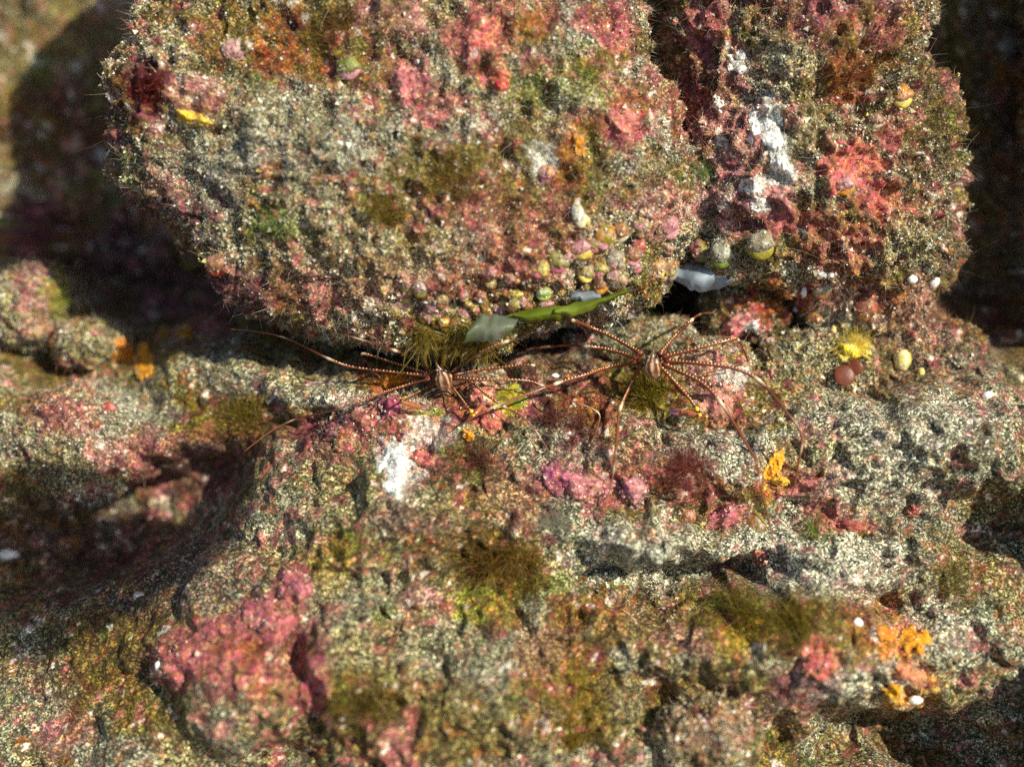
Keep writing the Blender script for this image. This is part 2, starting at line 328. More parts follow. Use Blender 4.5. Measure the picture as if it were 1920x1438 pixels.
# ---------------------------------------------------------------- rocks
def rock(label, poly, hc, hf, hb, n, rough=1.0, sq=2.6, ctr=None, group='stones lying on the reef', name='encrusted_rock', seed=0.0, tilt=(0, 0)):
    """closed rock whose outline follows the polygon (photo pixels), front height hf and back depth hb about hc"""
    sc_ = (D-hc)/D/PPU
    P = np.array([((x-960)*sc_, (719-y)*sc_) for x, y in poly])
    c = P.mean(0) if ctr is None else np.array(((ctr[0]-960)*sc_, (719-ctr[1])*sc_))
    Q = P - c; th = np.arctan2(Q[:, 1], Q[:, 0]); r = np.hypot(*Q.T); o = np.argsort(th); th, r = th[o], r[o]
    tt = np.linspace(-math.pi, math.pi, 721); rr = np.interp(tt, np.concatenate([th-2*math.pi, th, th+2*math.pi]), np.tile(r, 3))
    k = np.hanning(31); k /= k.sum(); rr = np.convolve(np.concatenate([rr[-16:-1], rr, rr[1:16]]), k, 'valid')[:721]
    S, F = cube_sphere(n)
    t = np.arctan2(S[:, 1], S[:, 0]); q = np.hypot(S[:, 0], S[:, 1]); z = S[:, 2]
    R = np.interp(t, tt, rr)
    # squarer cross-section: superellipse
    m = (q**sq + np.abs(z)**sq)**(1/sq); q2, z2 = q/m, z/m
    L = np.stack([c[0] + R*q2*np.cos(t), c[1] + R*q2*np.sin(t), hc + np.where(z2 > 0, hf, hb)*z2], 1)
    L[:, 2] += tilt[0]*(L[:, 0]-c[0]) + tilt[1]*(L[:, 1]-c[1])
    N = vnormals(L, F); G = L + seed
    s = np.clip(min(r.mean(), 1.0), .2, 1)
    low = smooth(420, 560, to_px(L)[1]) if name == 'cobbled_boulder' else 0
    d = .02*low*fbm(G, 17, 2, 61.5) + .13*s*fbm(G, 1.6/s, 3, 31.5) + .07*rough*s*fbm(G, 5, 3, 37.5) + .045*rough*(1-2*np.abs(fbm(G, 10, 2, 43.5)))*s**.5 + .034*rough*fbm(G, 24, 3, 47.5) + .012*fbm(G, 66, 2, 53.5)
    L = L + N*d[:, None]
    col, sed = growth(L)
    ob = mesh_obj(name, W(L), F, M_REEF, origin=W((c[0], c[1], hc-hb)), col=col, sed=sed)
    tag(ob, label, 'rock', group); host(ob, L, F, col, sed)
    return ob
A = [(222,330),(232,180),(285,70),(320,0),(300,-110),(270,-260),(420,-380),(760,-400),(1050,-320),(1180,-150),(1195,60),(1205,140),(1245,210),(1290,285),(1312,380),(1290,450),(1240,505),(1190,550),(1080,585),
     (960,610),(860,628),(760,612),(640,598),(540,580),(470,530),(440,480),(380,440),(300,400)]
rock('huge boulder across the top, its underside lined with little cup shells', A, -.42, .58, .75, 172, 1.0, 3.5, ctr=(760, 260), group=None, tilt=(0, -.05), name='cobbled_boulder')
B = [(1255,150),(1262,60),(1290,-80),(1290,-300),(1420,-420),(1600,-400),(1720,-200),(1695,60),(1660,110),(1720,200),(1755,300),(1768,420),(1750,500),(1640,525),(1520,545),(1410,520),(1330,490),(1322,400),(1300,300),(1270,220)]
rock('pink and white crusted boulder at upper right beside the huge boulder', B, -.55, .52, .6, 130, 1.5, 2.5, ctr=(1500, 240), group=None, seed=4.0)
def ell(x, y, rx, ry, k=14, j=.12, s=1):
    r = random.Random(s); return [(x+rx*(1+r.uniform(-j, j))*math.cos(a), y+ry*(1+r.uniform(-j, j))*math.sin(a)) for a in [2*math.pi*i/k for i in range(k)]]
rock('tall added shade rock just beyond the right edge', ell(2215, 40, 230, 700, s=31), -.55, .55, .7, 48, 1, group=None, seed=21.0)  # unseen blocker, added to cast shade over the right wall
rock('low added shade rock beyond the lower right corner', ell(2120, 1340, 150, 170, s=32), .15, .55, .5, 36, 1, group=None, seed=22.0)  # added out of view so the bottom right falls into shadow
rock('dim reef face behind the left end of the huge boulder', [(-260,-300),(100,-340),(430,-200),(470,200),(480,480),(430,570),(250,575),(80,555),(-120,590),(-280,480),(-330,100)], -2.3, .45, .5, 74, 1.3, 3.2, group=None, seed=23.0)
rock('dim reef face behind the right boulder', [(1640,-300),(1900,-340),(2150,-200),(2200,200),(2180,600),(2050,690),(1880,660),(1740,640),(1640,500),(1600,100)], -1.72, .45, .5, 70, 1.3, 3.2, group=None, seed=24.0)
OV = (D-4.6)/D/PPU
def shade_to(X_, Y_, hh):   # where the edge of the added blocker at height 4.6 must lie for its shadow to end at this place on the reef
    k_ = (D-hh)/D/PPU; f_ = (4.6-hh)/SUN_L[2]
    return 960 + ((X_-960)*k_ + SUN_L[0]*f_)/OV, 719 - ((719-Y_)*k_ + SUN_L[1]*f_)/OV
rock('low added shade rock beyond the right edge below the tall one', ell(2085, 930, 120, 150, s=33), -.15, .55, .5, 36, 1, group=None, seed=26.0)  # another unseen blocker, added to darken the right slope
rock('added unseen rock above the camera that shades the lower left', [shade_to(*p) for p in [(-40,925,-.7),(60,935,-.7),(210,930,-.65),(400,950,-.5),(390,1010,-.35),(330,1070,-.3),(240,1120,-.3),(140,1180,-.3),(40,1240,-.3),(-60,1230,-.3),(-70,1050,-.5)]],
     4.6, .2, .2, 40, .25, 2.6, group=None, seed=25.0)  # added out of view, outlined only by the shadow it should cast
rock('small upright knob with a yellow-green top at the left edge', ell(72, 575, 62, 82, s=2), -1.12, .38, .4, 46, 1, seed=1.0)
rock('rounded grey stone tucked just right of the yellow-green knob', ell(182, 645, 66, 48, s=3), -1.0, .30, .3, 40, .8, seed=2.0)
rock('broad pale mound at the left edge below the orange sponges', ell(160, 825, 155, 100, s=4), -.74, .36, .3, 64, 1, seed=3.0)
rock('pink and white blotched stone directly under the right crab', [(1205,705),(1260,660),(1330,640),(1395,655),(1410,705),(1392,755),(1345,800),(1270,800),(1220,770)], -.42, .20, .3, 60, .7, seed=5.0)
rock('dark turf-covered stone behind the right crab', ell(1180, 640, 125, 46, s=6), -.68, .26, .3, 50, .8, seed=6.0)
rock('stone with a bright pink and white end right of the crevice', ell(1395, 590, 85, 52, s=7), -.70, .24, .3, 44, 1, seed=7.0)
rock('rust-red lumpy stone beneath the pink and white boulder', ell(1620, 560, 140, 62, s=8), -.62, .26, .4, 56, 1.3, seed=8.0)
rock('turf-covered stone below the yellow tuft on the right', ell(1520, 700, 120, 66, s=9), -.50, .22, .3, 52, 1, seed=9.0)
rock('low stone at the right beside the dim wall', ell(1730, 655, 105, 48, s=10), -.66, .26, .3, 44, 1, seed=10.0)
rock('low magenta crusted stone under the long legs of the right crab', ell(1110, 905, 120, 44, s=11), -.16, .16, .25, 50, 1.1, seed=11.0)
rock('pink crusted ridge stone below the left crab', [(590,830),(650,780),(730,750),(810,765),(850,800),(840,850),(780,900),(690,880)], -.24, .20, .3, 60, 1.2, seed=12.0)
rock('round stone with pink flakes and an olive edge between the crabs', ell(915, 768, 66, 50, s=13), -.36, .20, .25, 44, 1, seed=13.0)
rock('blurred pale lump at the bottom right of centre', ell(1325, 1370, 100, 66, s=14), .22, .20, .25, 40, 1, seed=14.0)
rock('rosy fuzzy lump right of the dark hollow in the foreground', ell(1295, 1185, 86, 56, s=15), -.02, .18, .25, 40, 1, seed=15.0)
rock('small turfy stone at the left end of the dark foreground hollow', ell(1128, 1108, 58, 34, s=17), -.12, .14, .2, 30, 1.2, seed=17.0)
rock('small turfy stone in the middle of the dark foreground hollow', ell(1262, 1128, 50, 30, s=18), -.12, .12, .2, 30, 1.2, seed=18.0)
rock('red-tinged fuzzy lump below the right crab', ell(1270, 890, 110, 56, s=16), -.18, .16, .25, 44, 1, seed=16.0)

# ---------------------------------------------------------------- loose sediment and turf on each rock
def scatter(hst, n, wfun):
    o, V, F, col, sed = hst
    p = V[F]; c = p.mean(1); nr = np.cross(p[:, 2]-p[:, 0], p[:, 3]-p[:, 1]); ar = np.linalg.norm(nr, axis=1)*.5; nr /= np.maximum(2*ar, 1e-12)[:, None]
    Lc = c @ R3.T; x, y = to_px(Lc); fr = (x > -60) & (x < 1980) & (y > -60) & (y < 1500)
    view = CAM - c; view /= np.linalg.norm(view, axis=1, keepdims=True); fac = (nr*view).sum(1)
    w = ar*fr*np.clip(fac*2+.7, 0, 1)*wfun(sed[F].mean(1), col[F].mean(1), Lc); w = np.maximum(w, 0)
    if w.sum() <= 0: return None
    i = rng.choice(len(F), n, p=w/w.sum()); u, v = rng.random((2, n))
    q = p[i]; P = (q[:, 0]*((1-u)*(1-v))[:, None] + q[:, 1]*(u*(1-v))[:, None] + q[:, 2]*(u*v)[:, None] + q[:, 3]*((1-u)*v)[:, None])
    return P, nr[i], col[F[i, 0]], Lc[i]
def area(hst):
    o, V, F, col, sed = hst; p = V[F]; c = p.mean(1) @ R3.T; x, y = to_px(c); fr = (x > -60) & (x < 1980) & (y > -60) & (y < 1500)
    nr = np.cross(p[:, 2]-p[:, 0], p[:, 3]-p[:, 1]); return (np.linalg.norm(nr, axis=1)*.5*fr*((nr @ AH) > 0)).sum()
TET = np.array([(1, 0, -.35), (-.5, .87, -.35), (-.5, -.87, -.35), (0, 0, 1.0)]); TF = np.array([(0, 2, 1), (0, 1, 3), (1, 2, 3), (2, 0, 3)])
def rand_rot(n):
    q = rng.normal(size=(n, 4)); q /= np.linalg.norm(q, axis=1, keepdims=True); w, x, y, z = q.T
    return np.stack([1-2*(y*y+z*z), 2*(x*y-z*w), 2*(x*z+y*w), 2*(x*y+z*w), 1-2*(x*x+z*z), 2*(y*z-x*w), 2*(x*z-y*w), 2*(y*z+x*w), 1-2*(x*x+y*y)], 1).reshape(n, 3, 3)
def grains(hst, n):
    r = scatter(hst, n, lambda s, c, L: s**3*(.4+smooth(.12, .4, c.mean(1))*1.2))
    if r is None: return
    P, N, col, L = r
    sz = .0040*np.exp(rng.normal(0, .45, n))
    sc3 = sz[:, None]*rng.uniform(.55, 1.25, (n, 3))
    V = P[:, None] + N[:, None]*(sz*.5)[:, None, None] + np.einsum('nij,nkj->nki', rand_rot(n), TET[None]*sc3[:, None])
    pal = np.array([(.80,.77,.64), (.58,.53,.38), (.38,.33,.20), (.07,.06,.05), (.66,.52,.12), (.55,.25,.22), (.22,.20,.17)])
    k = rng.choice(7, n, p=[.36, .22, .13, .12, .05, .06, .06])
    cc = np.clip(pal[k]*.72 + col*.35, 0, .9)*rng.uniform(.7, 1.15, (n, 1))
    o = mesh_obj('sediment_grains', V.reshape(-1, 3), (TF[None]+4*np.arange(n)[:, None, None]).reshape(-1, 3), M_GRAIN, parent=hst[0], col=np.repeat(cc, 4, 0), smooth_=False)
    o['kind'] = 'stuff'
def hairs(hst, n, ln=.032, wd=.0022, name='algal_turf', bend=.45):
    r = scatter(hst, n, lambda s, c, L: .12 + s*(.5+.9*smooth(-.1, .35, fbm(L, 5, 2, 201.0))))
    if r is None: return
    P, N, col, L = r
    V, F, K = ribbons(P - N*.004, N + rng.normal(0, .55, (n, 3)) + AY*.15, ln*np.exp(rng.normal(0, .4, n)), np.full(n, wd), 2, bend)
    mixw = rng.random((n, 1))
    cc = col*rng.uniform(.45, 1.7, (n, 1)); pale = np.array([(.50, .46, .32)]); dk = np.array([(.10, .06, .025)])
    cc = np.where(mixw > .72, pale*rng.uniform(.7, 1.3, (n, 1)), np.where(mixw < .22, dk + col*.3, cc))
    o = mesh_obj(name, V, F, M_TURF, parent=hst[0], col=np.repeat(np.clip(cc, 0, .9), 6, 0), smooth_=True); o['kind'] = 'stuff'
def dust(o, V, F, col, ng, nh, ln=.014):
    """a little sediment and short turf on a small thing"""
    F = np.asarray(F); F = F if F.shape[1] == 4 else np.concatenate([F, F[:, 2:]], 1)
    hs = (o, V, F, col, np.full(len(V), .8))
    if ng: grains(hs, ng)
    if nh: hairs(hs, nh, ln, .0018)
def ribbons(P, dirs, ln, wd, seg, bend, tip=.25):
    """bent tapering strips: (seg+1)*2 vertices each"""
    n = len(P); d = dirs/np.linalg.norm(dirs, axis=1, keepdims=True)
    side = np.cross(d, rng.normal(size=(n, 3))); side /= np.linalg.norm(side, axis=1, keepdims=True)
    curl = rng.normal(0, bend, (n, 3)); rows = []
    p = P.copy(); dd = d.copy()
    for k in range(seg+1):
        w = (wd*(1-(1-tip)*(k/seg)))[:, None]*.5
        rows += [p - side*w, p + side*w]
        dd = dd + curl/seg; dd /= np.linalg.norm(dd, axis=1, keepdims=True); p = p + dd*(ln/seg)[:, None]
    V = np.stack(rows, 1); m = 2*(seg+1)
    f = np.array([(2*k, 2*k+1, 2*k+3, 2*k+2) for k in range(seg)])
    return V.reshape(-1, 3), (f[None] + m*np.arange(n)[:, None, None]).reshape(-1, 4), m
ars = np.array([area(x) for x in HOSTS]); ars /= ars.sum()
for hst, a in zip(HOSTS, ars):
    f_ = 1.45 if hst[0] is seabed else .72
    grains(hst, int(190000*a*f_)); hairs(hst, int(160000*a*f_), .040 if hst[0] is seabed else .032); hairs(hst, int(14000*a)+1, .075, .0017, 'long_filaments', .9)

# ---------------------------------------------------------------- placing things on the reef
deps = None
TREES = [(BVHTree.FromPolygons([], []), None)][:0]
bpy.context.view_layer.update(); deps = bpy.context.evaluated_depsgraph_get()
for (o, *_r) in HOSTS: TREES.append((BVHTree.FromObject(o, deps), Vector(o['_w'])))
CAMV = Vector(CAM)
def ray_dir(px, py):
    return Vector(W(((px-960)/PPU, (719-py)/PPU, -D))).normalized()
def hit(px, py):
    d = ray_dir(px, py); best = None
    for t, off in TREES:
        p, n, i, dist = t.ray_cast(CAMV - off, d)
        if p is not None and (best is None or dist < best[2]): best = (p + off, n, dist)
    if best is None: return (CAMV + d*D, Vector(AH), D)
    p, n, dist = best
    return (p, n if n.dot(d) < 0 else -n, dist)
def at(px, py, clear=0.0):
    """point on the sight line of a photo pixel, `clear` in front of the reef there"""
    p, n, dist = hit(px, py); return np.array(CAMV + ray_dir(px, py)*(dist-clear))
def at_depth(px, py, dist): return np.array(CAMV + ray_dir(px, py)*dist)

ICO = {}
def ico(sub):
    if sub not in ICO:
        import bmesh
        bm = bmesh.new(); bmesh.ops.create_icosphere(bm, subdivisions=sub, radius=1); bm.verts.ensure_lookup_table()
        ICO[sub] = (np.array([v.co[:] for v in bm.verts]), np.array([[v.index for v in f.verts] for f in bm.faces])); bm.free()
    return ICO[sub]
def frame(n):
    n = np.asarray(n, float); n = n/np.linalg.norm(n); a = np.cross(n, AX) if abs(n @ AX) < .9 else np.cross(n, AY); a /= np.linalg.norm(a)
    return np.stack([np.cross(a, n), a, n])   # rows: x, y, z
def tube(P, rad, sides=8, cap=True):
    P = np.asarray(P, float); n = len(P); T = np.gradient(P, axis=0); T /= np.maximum(np.linalg.norm(T, axis=1, keepdims=True), 1e-9)
    u = np.cross(T[0], AH); u = u/np.linalg.norm(u) if np.linalg.norm(u) > 1e-3 else AX; V = []
    for k in range(n):
        u = u - T[k]*(u @ T[k]); u /= np.linalg.norm(u); w = np.cross(T[k], u); r = np.asarray(rad[k])
        a = np.arange(sides)*2*math.pi/sides; V.append(P[k] + r*(np.cos(a)[:, None]*u + np.sin(a)[:, None]*w))
    V = np.concatenate(V); i = np.arange(n-1)[:, None]*sides; j = np.arange(sides)[None]; j2 = (j+1) % sides
    F = np.stack([i+j, i+j2, i+sides+j2, i+sides+j], -1).reshape(-1, 4)
    if cap:
        V = np.concatenate([V, P[[0, -1]]]); b = n*sides
        jj = np.arange(sides); jj2 = (jj+1) % sides
        F = np.concatenate([F, np.stack([jj2, jj, np.full(sides, b), np.full(sides, b)], 1), np.stack([(n-1)*sides+jj, (n-1)*sides+jj2, np.full(sides, b+1), np.full(sides, b+1)], 1)])
    return V, F
def clean(F):
    """quads with a repeated corner become triangles; all returned as triangles"""
    t1 = F[:, [0, 1, 2]]; t2 = F[:, [0, 2, 3]]; ok = (t2[:, 1] != t2[:, 2]) & (t2[:, 0] != t2[:, 2]); return np.concatenate([t1, t2[ok]])
def catmull(P, sub):
    P = np.asarray(P, float); Q = np.concatenate([[2*P[0]-P[1]], P, [2*P[-1]-P[-2]]]); out = []
    for i in range(1, len(Q)-2):
        for t in np.arange(sub)/sub:
            a, b, c, d = Q[i-1:i+3]
            out.append(.5*((2*b)+(c-a)*t+(2*a-5*b+4*c-d)*t*t+(3*b-a-3*c+d)*t**3))
    out.append(P[-1]); return np.array(out)

# ---------------------------------------------------------------- the two crabs
RED = np.array((.135, .018, .006)); PALE = np.array((.85, .68, .44)); GOLD = np.array((.78, .38, .10))
def crab(label, body_px, axis_pts, legs, arms, r0, clear):
    """axis_pts: tail to beak (px, py, radius in px, lift); legs: joint lists (px, py, lift) with the number of joints in the upper segment"""
    px, py = body_px; bd = hit(px, py)[2] - clear; base = at_depth(px, py, bd + clear*.98)
    U = (bd/D)/PPU
    parts = []; beads = []
    # carapace drawn out into the long beak
    A_ = catmull([at_depth(x, y, bd - l) for x, y, r, l in axis_pts], 8); rr = np.interp(np.linspace(0, 1, len(A_)), np.linspace(0, 1, len(axis_pts)), [r*U*.88 for x, y, r, l in axis_pts])
    sides = 26; V, F = tube(A_, rr, sides); ring = np.arange(len(V)-2)//sides; ang = (np.arange(len(V)-2) % sides)*2*math.pi/sides; t = ring/ring.max()
    # flatten it front to back and roughen it with low bosses
    cen = np.concatenate([np.repeat(A_, sides, 0), A_[[0, -1]]]); off = V - cen; off = off - np.outer(off @ AH, AH)*.30
    V = cen + off*(1 + .16*fbm(V, 45, 2, 3.0) + .10*fbm(V, 110, 2, 5.0))[:, None]
    st = smooth(.1, .6, np.sin(ang*7 + 2.2*np.sin(t*5)))[:, None]
    c = np.array((.09, .026, .012))*(1-st) + np.array((.52, .33, .17))*st; c = c*np.where(t[:, None] > .58, .55, 1)
    lo = smooth(.34, .22, t)[:, None]; c = c*(1-lo) + np.array((.36, .17, .10))*(.45+.8*st)*lo
    parts.append((V, clean(F), np.concatenate([c, c[[0, -1]]])))
    for joints, upper, rk in legs:
        n = len(joints); dist = []
        for k, (x, y, l) in enumerate(joints):
            s = hit(x, y)[2]
            dist.append(bd if l is None else min(s - l, bd + (.30 if k > upper else .10)))
        pts = [at_depth(x, y, dd) for (x, y, l), dd in zip(joints, dist)]
        Pm = catmull(pts, 7); m = len(Pm); s = np.linspace(0, 1, m); ku = upper/(n-1)
        rad = np.interp(s, [0, .04, ku*.5, ku, ku+.02, (1+ku)/2, 1], np.array([2.1, 1.25, 1, 1.1, .85, .62, .25])*r0*rk*U)
        V, F = tube(Pm, rad, 8)
        cc = np.tile(RED, (m, 1)); jw = np.zeros(m)
        for q in [upper/(n-1)] + ([(upper+(n-1-upper)*.5)/(n-1)] if n-upper > 3 else []): jw = np.maximum(jw, np.exp(-((s-q)/.02)**2))
        cc = cc*(1-jw[:, None]) + PALE*jw[:, None]; fade = smooth(ku, 1, s)[:, None]; cc = cc*(1-.45*fade) + np.array((.34, .14, .07))*.45*fade
        c8 = np.repeat(cc, 8, 0); stripe = (np.arange(m*8) % 8 == 2) | (np.arange(m*8) % 8 == 6); c8[stripe] = c8[stripe]*.75 + GOLD*.12
        parts.append((V, clean(F), np.concatenate([c8, cc[[0, -1]]])))
        # spines in a row along the upper segment
        up = int(ku*(m-1)); seg = Pm[:up+1]; ar = np.concatenate([[0], np.cumsum(np.linalg.norm(np.diff(seg, axis=0), axis=1))])
        for dd in np.arange(10*U, ar[-1]-3*U, 6.6*U):
            b = np.array([np.interp(dd, ar, seg[:, i]) for i in range(3)]); rdd = np.interp(dd/ar[-1]*ku, s, rad)
            beads.append((b + (AH*.75+AY*.55)*rdd*.95, random.uniform(1.0, 1.5)*U*r0/2.4))
    o = None; V, F, K = join(parts)
    root = mesh_obj('arrow_crab', V, F, M_CRAB, origin=base, col=K); tag(root, label, 'crab', 'long-legged crabs on the reef')
    iv, jf = ico(1)
    bp = [(iv*r + b, jf, PALE*np.array((1, .9, .72))) for b, r in beads]
    v, f, k = join(bp); so = mesh_obj('leg_spines', v, f, M_BEAD, parent=root, col=k); so['kind'] = 'stuff'
    # eyes on short stalks
    ex = catmull([at_depth(x, y, bd - l) for x, y, r, l in axis_pts], 8); q = int(len(ex)*.60)
    for sg in (-1, 1):
        e = ex[q] + AX*sg*9*U + AH*5*U; v, f = ico(2)
        tv, tf = tube([ex[q], e], [2.2*U, 1.8*U], 6); V, F, K = join([(v*3.0*U + e, f, np.array((.02, .012, .01))), (tv, clean(tf), np.array((.45, .2, .1)))])
        mesh_obj('eye', V, F, M_CRAB, parent=root, col=K)
    # claw arms: the hand with two purple-tipped fingers, gold knobs at the wrist
    for joints, hand in arms:
        (hx, hy, hl), (tx, ty, tl), hr = hand
        a = at_depth(hx, hy, hit(hx, hy)[2] - hl); b = at_depth(tx, ty, hit(tx, ty)[2] - tl); ax = b - a; Ln = np.linalg.norm(ax); ax /= Ln
        sd = np.cross(ax, AH); sd /= np.linalg.norm(sd)
        prof = catmull([a, a+ax*Ln*.3, a+ax*Ln*.62], 6); v1, f1 = tube(prof, np.interp(np.linspace(0, 1, len(prof)), [0, .2, .6, 1], np.array([.55, .95, 1, .7])*hr*U), 10)
        ps = [(v1, clean(f1), np.array((.33, .10, .035)))]
        for sg, cl in ((1, (.10, .05, .16)), (-1, (.12, .06, .20))):
            pf = catmull([a+ax*Ln*.55+sd*sg*hr*U*.45, a+ax*Ln*.78+sd*sg*hr*U*.52, b+sd*sg*hr*U*.12], 6); m = len(pf)
            v2, f2 = tube(pf, np.interp(np.linspace(0, 1, m), [0, .5, 1], np.array([.55, .40, .10])*hr*U), 8); w = np.repeat(np.linspace(0, 1, m), 8); w = np.concatenate([w, [0, 1]])[:, None]
            ps.append((v2, clean(f2), np.array((.33, .10, .035))*(1-w)+np.array(cl)*w))
        V, F, K = join(ps); mesh_obj('claw', V, F, M_CRAB, parent=root, col=K)
        for (x, y, l, r) in joints:
            v, f = ico(2); mesh_obj('wrist_knob', v*r*U + at_depth(x, y, hit(x, y)[2]-l), f, M_BEAD, parent=root, col=np.tile((.85, .52, .02), (len(v), 1)))
    return root
k = .16
crab('left arrow crab, thinner dark legs, below the greenish translucent film', (830, 706),
     [(834,728,4,-.01),(833,724,14,.0),(832,715,19,.02),(830,706,17,.04),(827,699,13,.05),(824,693,6,.06),(820,685,2.4,.065),(815,673,1.7,.075),(810,660,.7,.09)],
     [([(810,700,None),(790,684,k+.06),(767,668,k+.08),(740,657,k+.06),(705,645,.14),(643,627,.10),(610,617,.0)], 3, 1),
      ([(808,702,None),(750,684,k+.05),(680,663,k+.08),(692,684,.12),(707,703,.07),(752,732,.0)], 2, 1),
      ([(806,705,None),(730,697,k+.04),(660,688,k+.08),(617,673,k+.08),(567,648,.16),(530,632,.12),(483,622,.08),(432,617,.0)], 3, 1),
      ([(808,709,None),(753,725,k+.02),(687,748,k+.04),(650,765,k+.04),(587,778,.14),(548,788,.10),(503,812,.06),(457,847,.0)], 3, 1),
      ([(846,698,None),(868,681,k+.03),(891,666,k+.05),(950,640,k+.08),(966,640,.08),(984,650,.0)], 3, 1),
      ([(850,703,None),(905,693,k+.04),(960,687,k+.08),(1000,685,k+.10),(1004,693,.12),(1006,716,.0)], 3, 1),
      ([(850,708,None),(900,712,k),(980,713,k+.02),(1017,723,k),(1067,749,.16),(1121,773,.14),(1119,804,.07),(1108,842,.0)], 3, 1),
      ([(848,709,None),(881,715,k-.02),(914,742,k),(945,762,k),(990,790,.12),(1025,839,.04),(1037,860,.0)], 3, 1),
      ([(822,714,None),(795,730,k-.02),(758,749,.13),(754,754,.12)], 3, .85),
      ([(840,714,None),(855,734,k-.02),(870,754,.15),(886,775,.14)], 3, .9)],
     [([(760.5,746,.15,3.4),(754,753,.13,2.6)], ((755,754,.12),(806,769,.08),4.5)),
      ([(884,771,.155,3.8),(888,779,.14,3.0)], ((888,779,.13),(914,749,.12),5.0))], 2.35, .22)
crab('right arrow crab, thicker red-brown legs, in front of the pink blotched stone', (1222, 680),
     [(1230,709,4,.0),(1228,703,11,.01),(1225,694,16,.03),(1223,684,17,.05),(1222,675,14,.06),(1222,668,8,.07),(1223,662,3.4,.075),(1225,652,2.2,.085),(1228,638,.8,.10)],
     [([(1204,664,None),(1150,633,k+.08),(1103,612,k+.12),(1074,601,k+.14),(1096,616,.14),(1124,631,.05)], 3, 1),
      ([(1198,671,None),(1133,654,k+.08),(1100,650,k+.10),(1063,648,k+.08),(1030,650,.12),(1001,653,.06),(985,656,.0)], 2, 1),
      ([(1196,679,None),(1143,688,k+.06),(1100,702,k+.10),(1043,719,k+.12),(1018,728,k+.12),(928,762,.22),(880,787,.14),(843,810,.0)], 3, 1.05),
      ([(1202,683,None),(1190,705,k+.02),(1182,722,k+.04),(1163,765,k+.06),(1158,797,.18),(1154,853,.14),(1147,902,.08),(1136,950,.05),(1122,1034,.0)], 3, 1),
      ([(1236,666,None),(1267,628,k+.08),(1297,600,k+.12),(1307,592,k+.12),(1323,587,.2),(1345,588,.1)], 2, 1),
      ([(1242,670,None),(1300,655,k+.08),(1367,638,k+.12),(1383,637,k+.14),(1395,655,.22),(1402,677,.16),(1398,681,.14),(1367,690,.10),(1298,705,.05),(1272,710,.0)], 3, .95),
      ([(1246,676,None),(1317,682,k+.06),(1375,690,k+.10),(1424,714,k+.14),(1470,766,k+.12),(1503,816,.2),(1498,863,.14),(1488,915,.08),(1468,958,.0)], 3, 1.05),
      ([(1244,682,None),(1297,707,k+.06),(1322,722,k+.08),(1352,756,k+.1),(1404,839,.22),(1420,874,.18),(1428,922,.12),(1442,975,.06),(1453,1034,.0)], 3, 1.05),
      ([(1236,685,None),(1262,712,k+.02),(1295,750,k+.02),(1310,773,.16)], 3, 1.0)],
     [([(1307,767,.185,4.6),(1312,778,.17,3.8)], ((1313,777,.15),(1254,771,.13),7.5))], 3.15, .26)

# ---------------------------------------------------------------- helpers for small life
def lump(name, px, py, rx, ry, rz, c1, c2, label=None, cat=None, group=None, mat=None, sink=.3, amp=.18, fq=2.0, rot=0, seed=0.0, sub=4, parent=None, lift=0.0):
    p, n, dist = hit(px, py); U = dist/D/PPU
    nn = np.array(n)*.4 + AH*.8; Fm = frame(nn); v, f = ico(sub)
    d = 1 + amp*fbm(v, fq, 3, seed) + .5*amp*fbm(v, fq*3.3, 2, seed+9)
    q = v*d[:, None]*np.array((rx, ry, rz))*U; a = math.radians(rot); ca, sa = math.cos(a), math.sin(a)
    q = np.stack([q[:, 0]*ca-q[:, 1]*sa, q[:, 0]*sa+q[:, 1]*ca, q[:, 2]], 1)
    o = np.array(p) + (rz*U*(1-2*sink)*.5 + lift)*Fm[2]
    w = smooth(-.25, .25, fbm(v, 1.8, 3, seed+33))[:, None]
    ob = mesh_obj(name, q @ Fm + o, f, mat or M_SHELL, origin=np.array(p), col=np.array(c1)*(1-w)+np.array(c2)*w, parent=parent)
    if label: tag(ob, label, cat, group)
    return ob
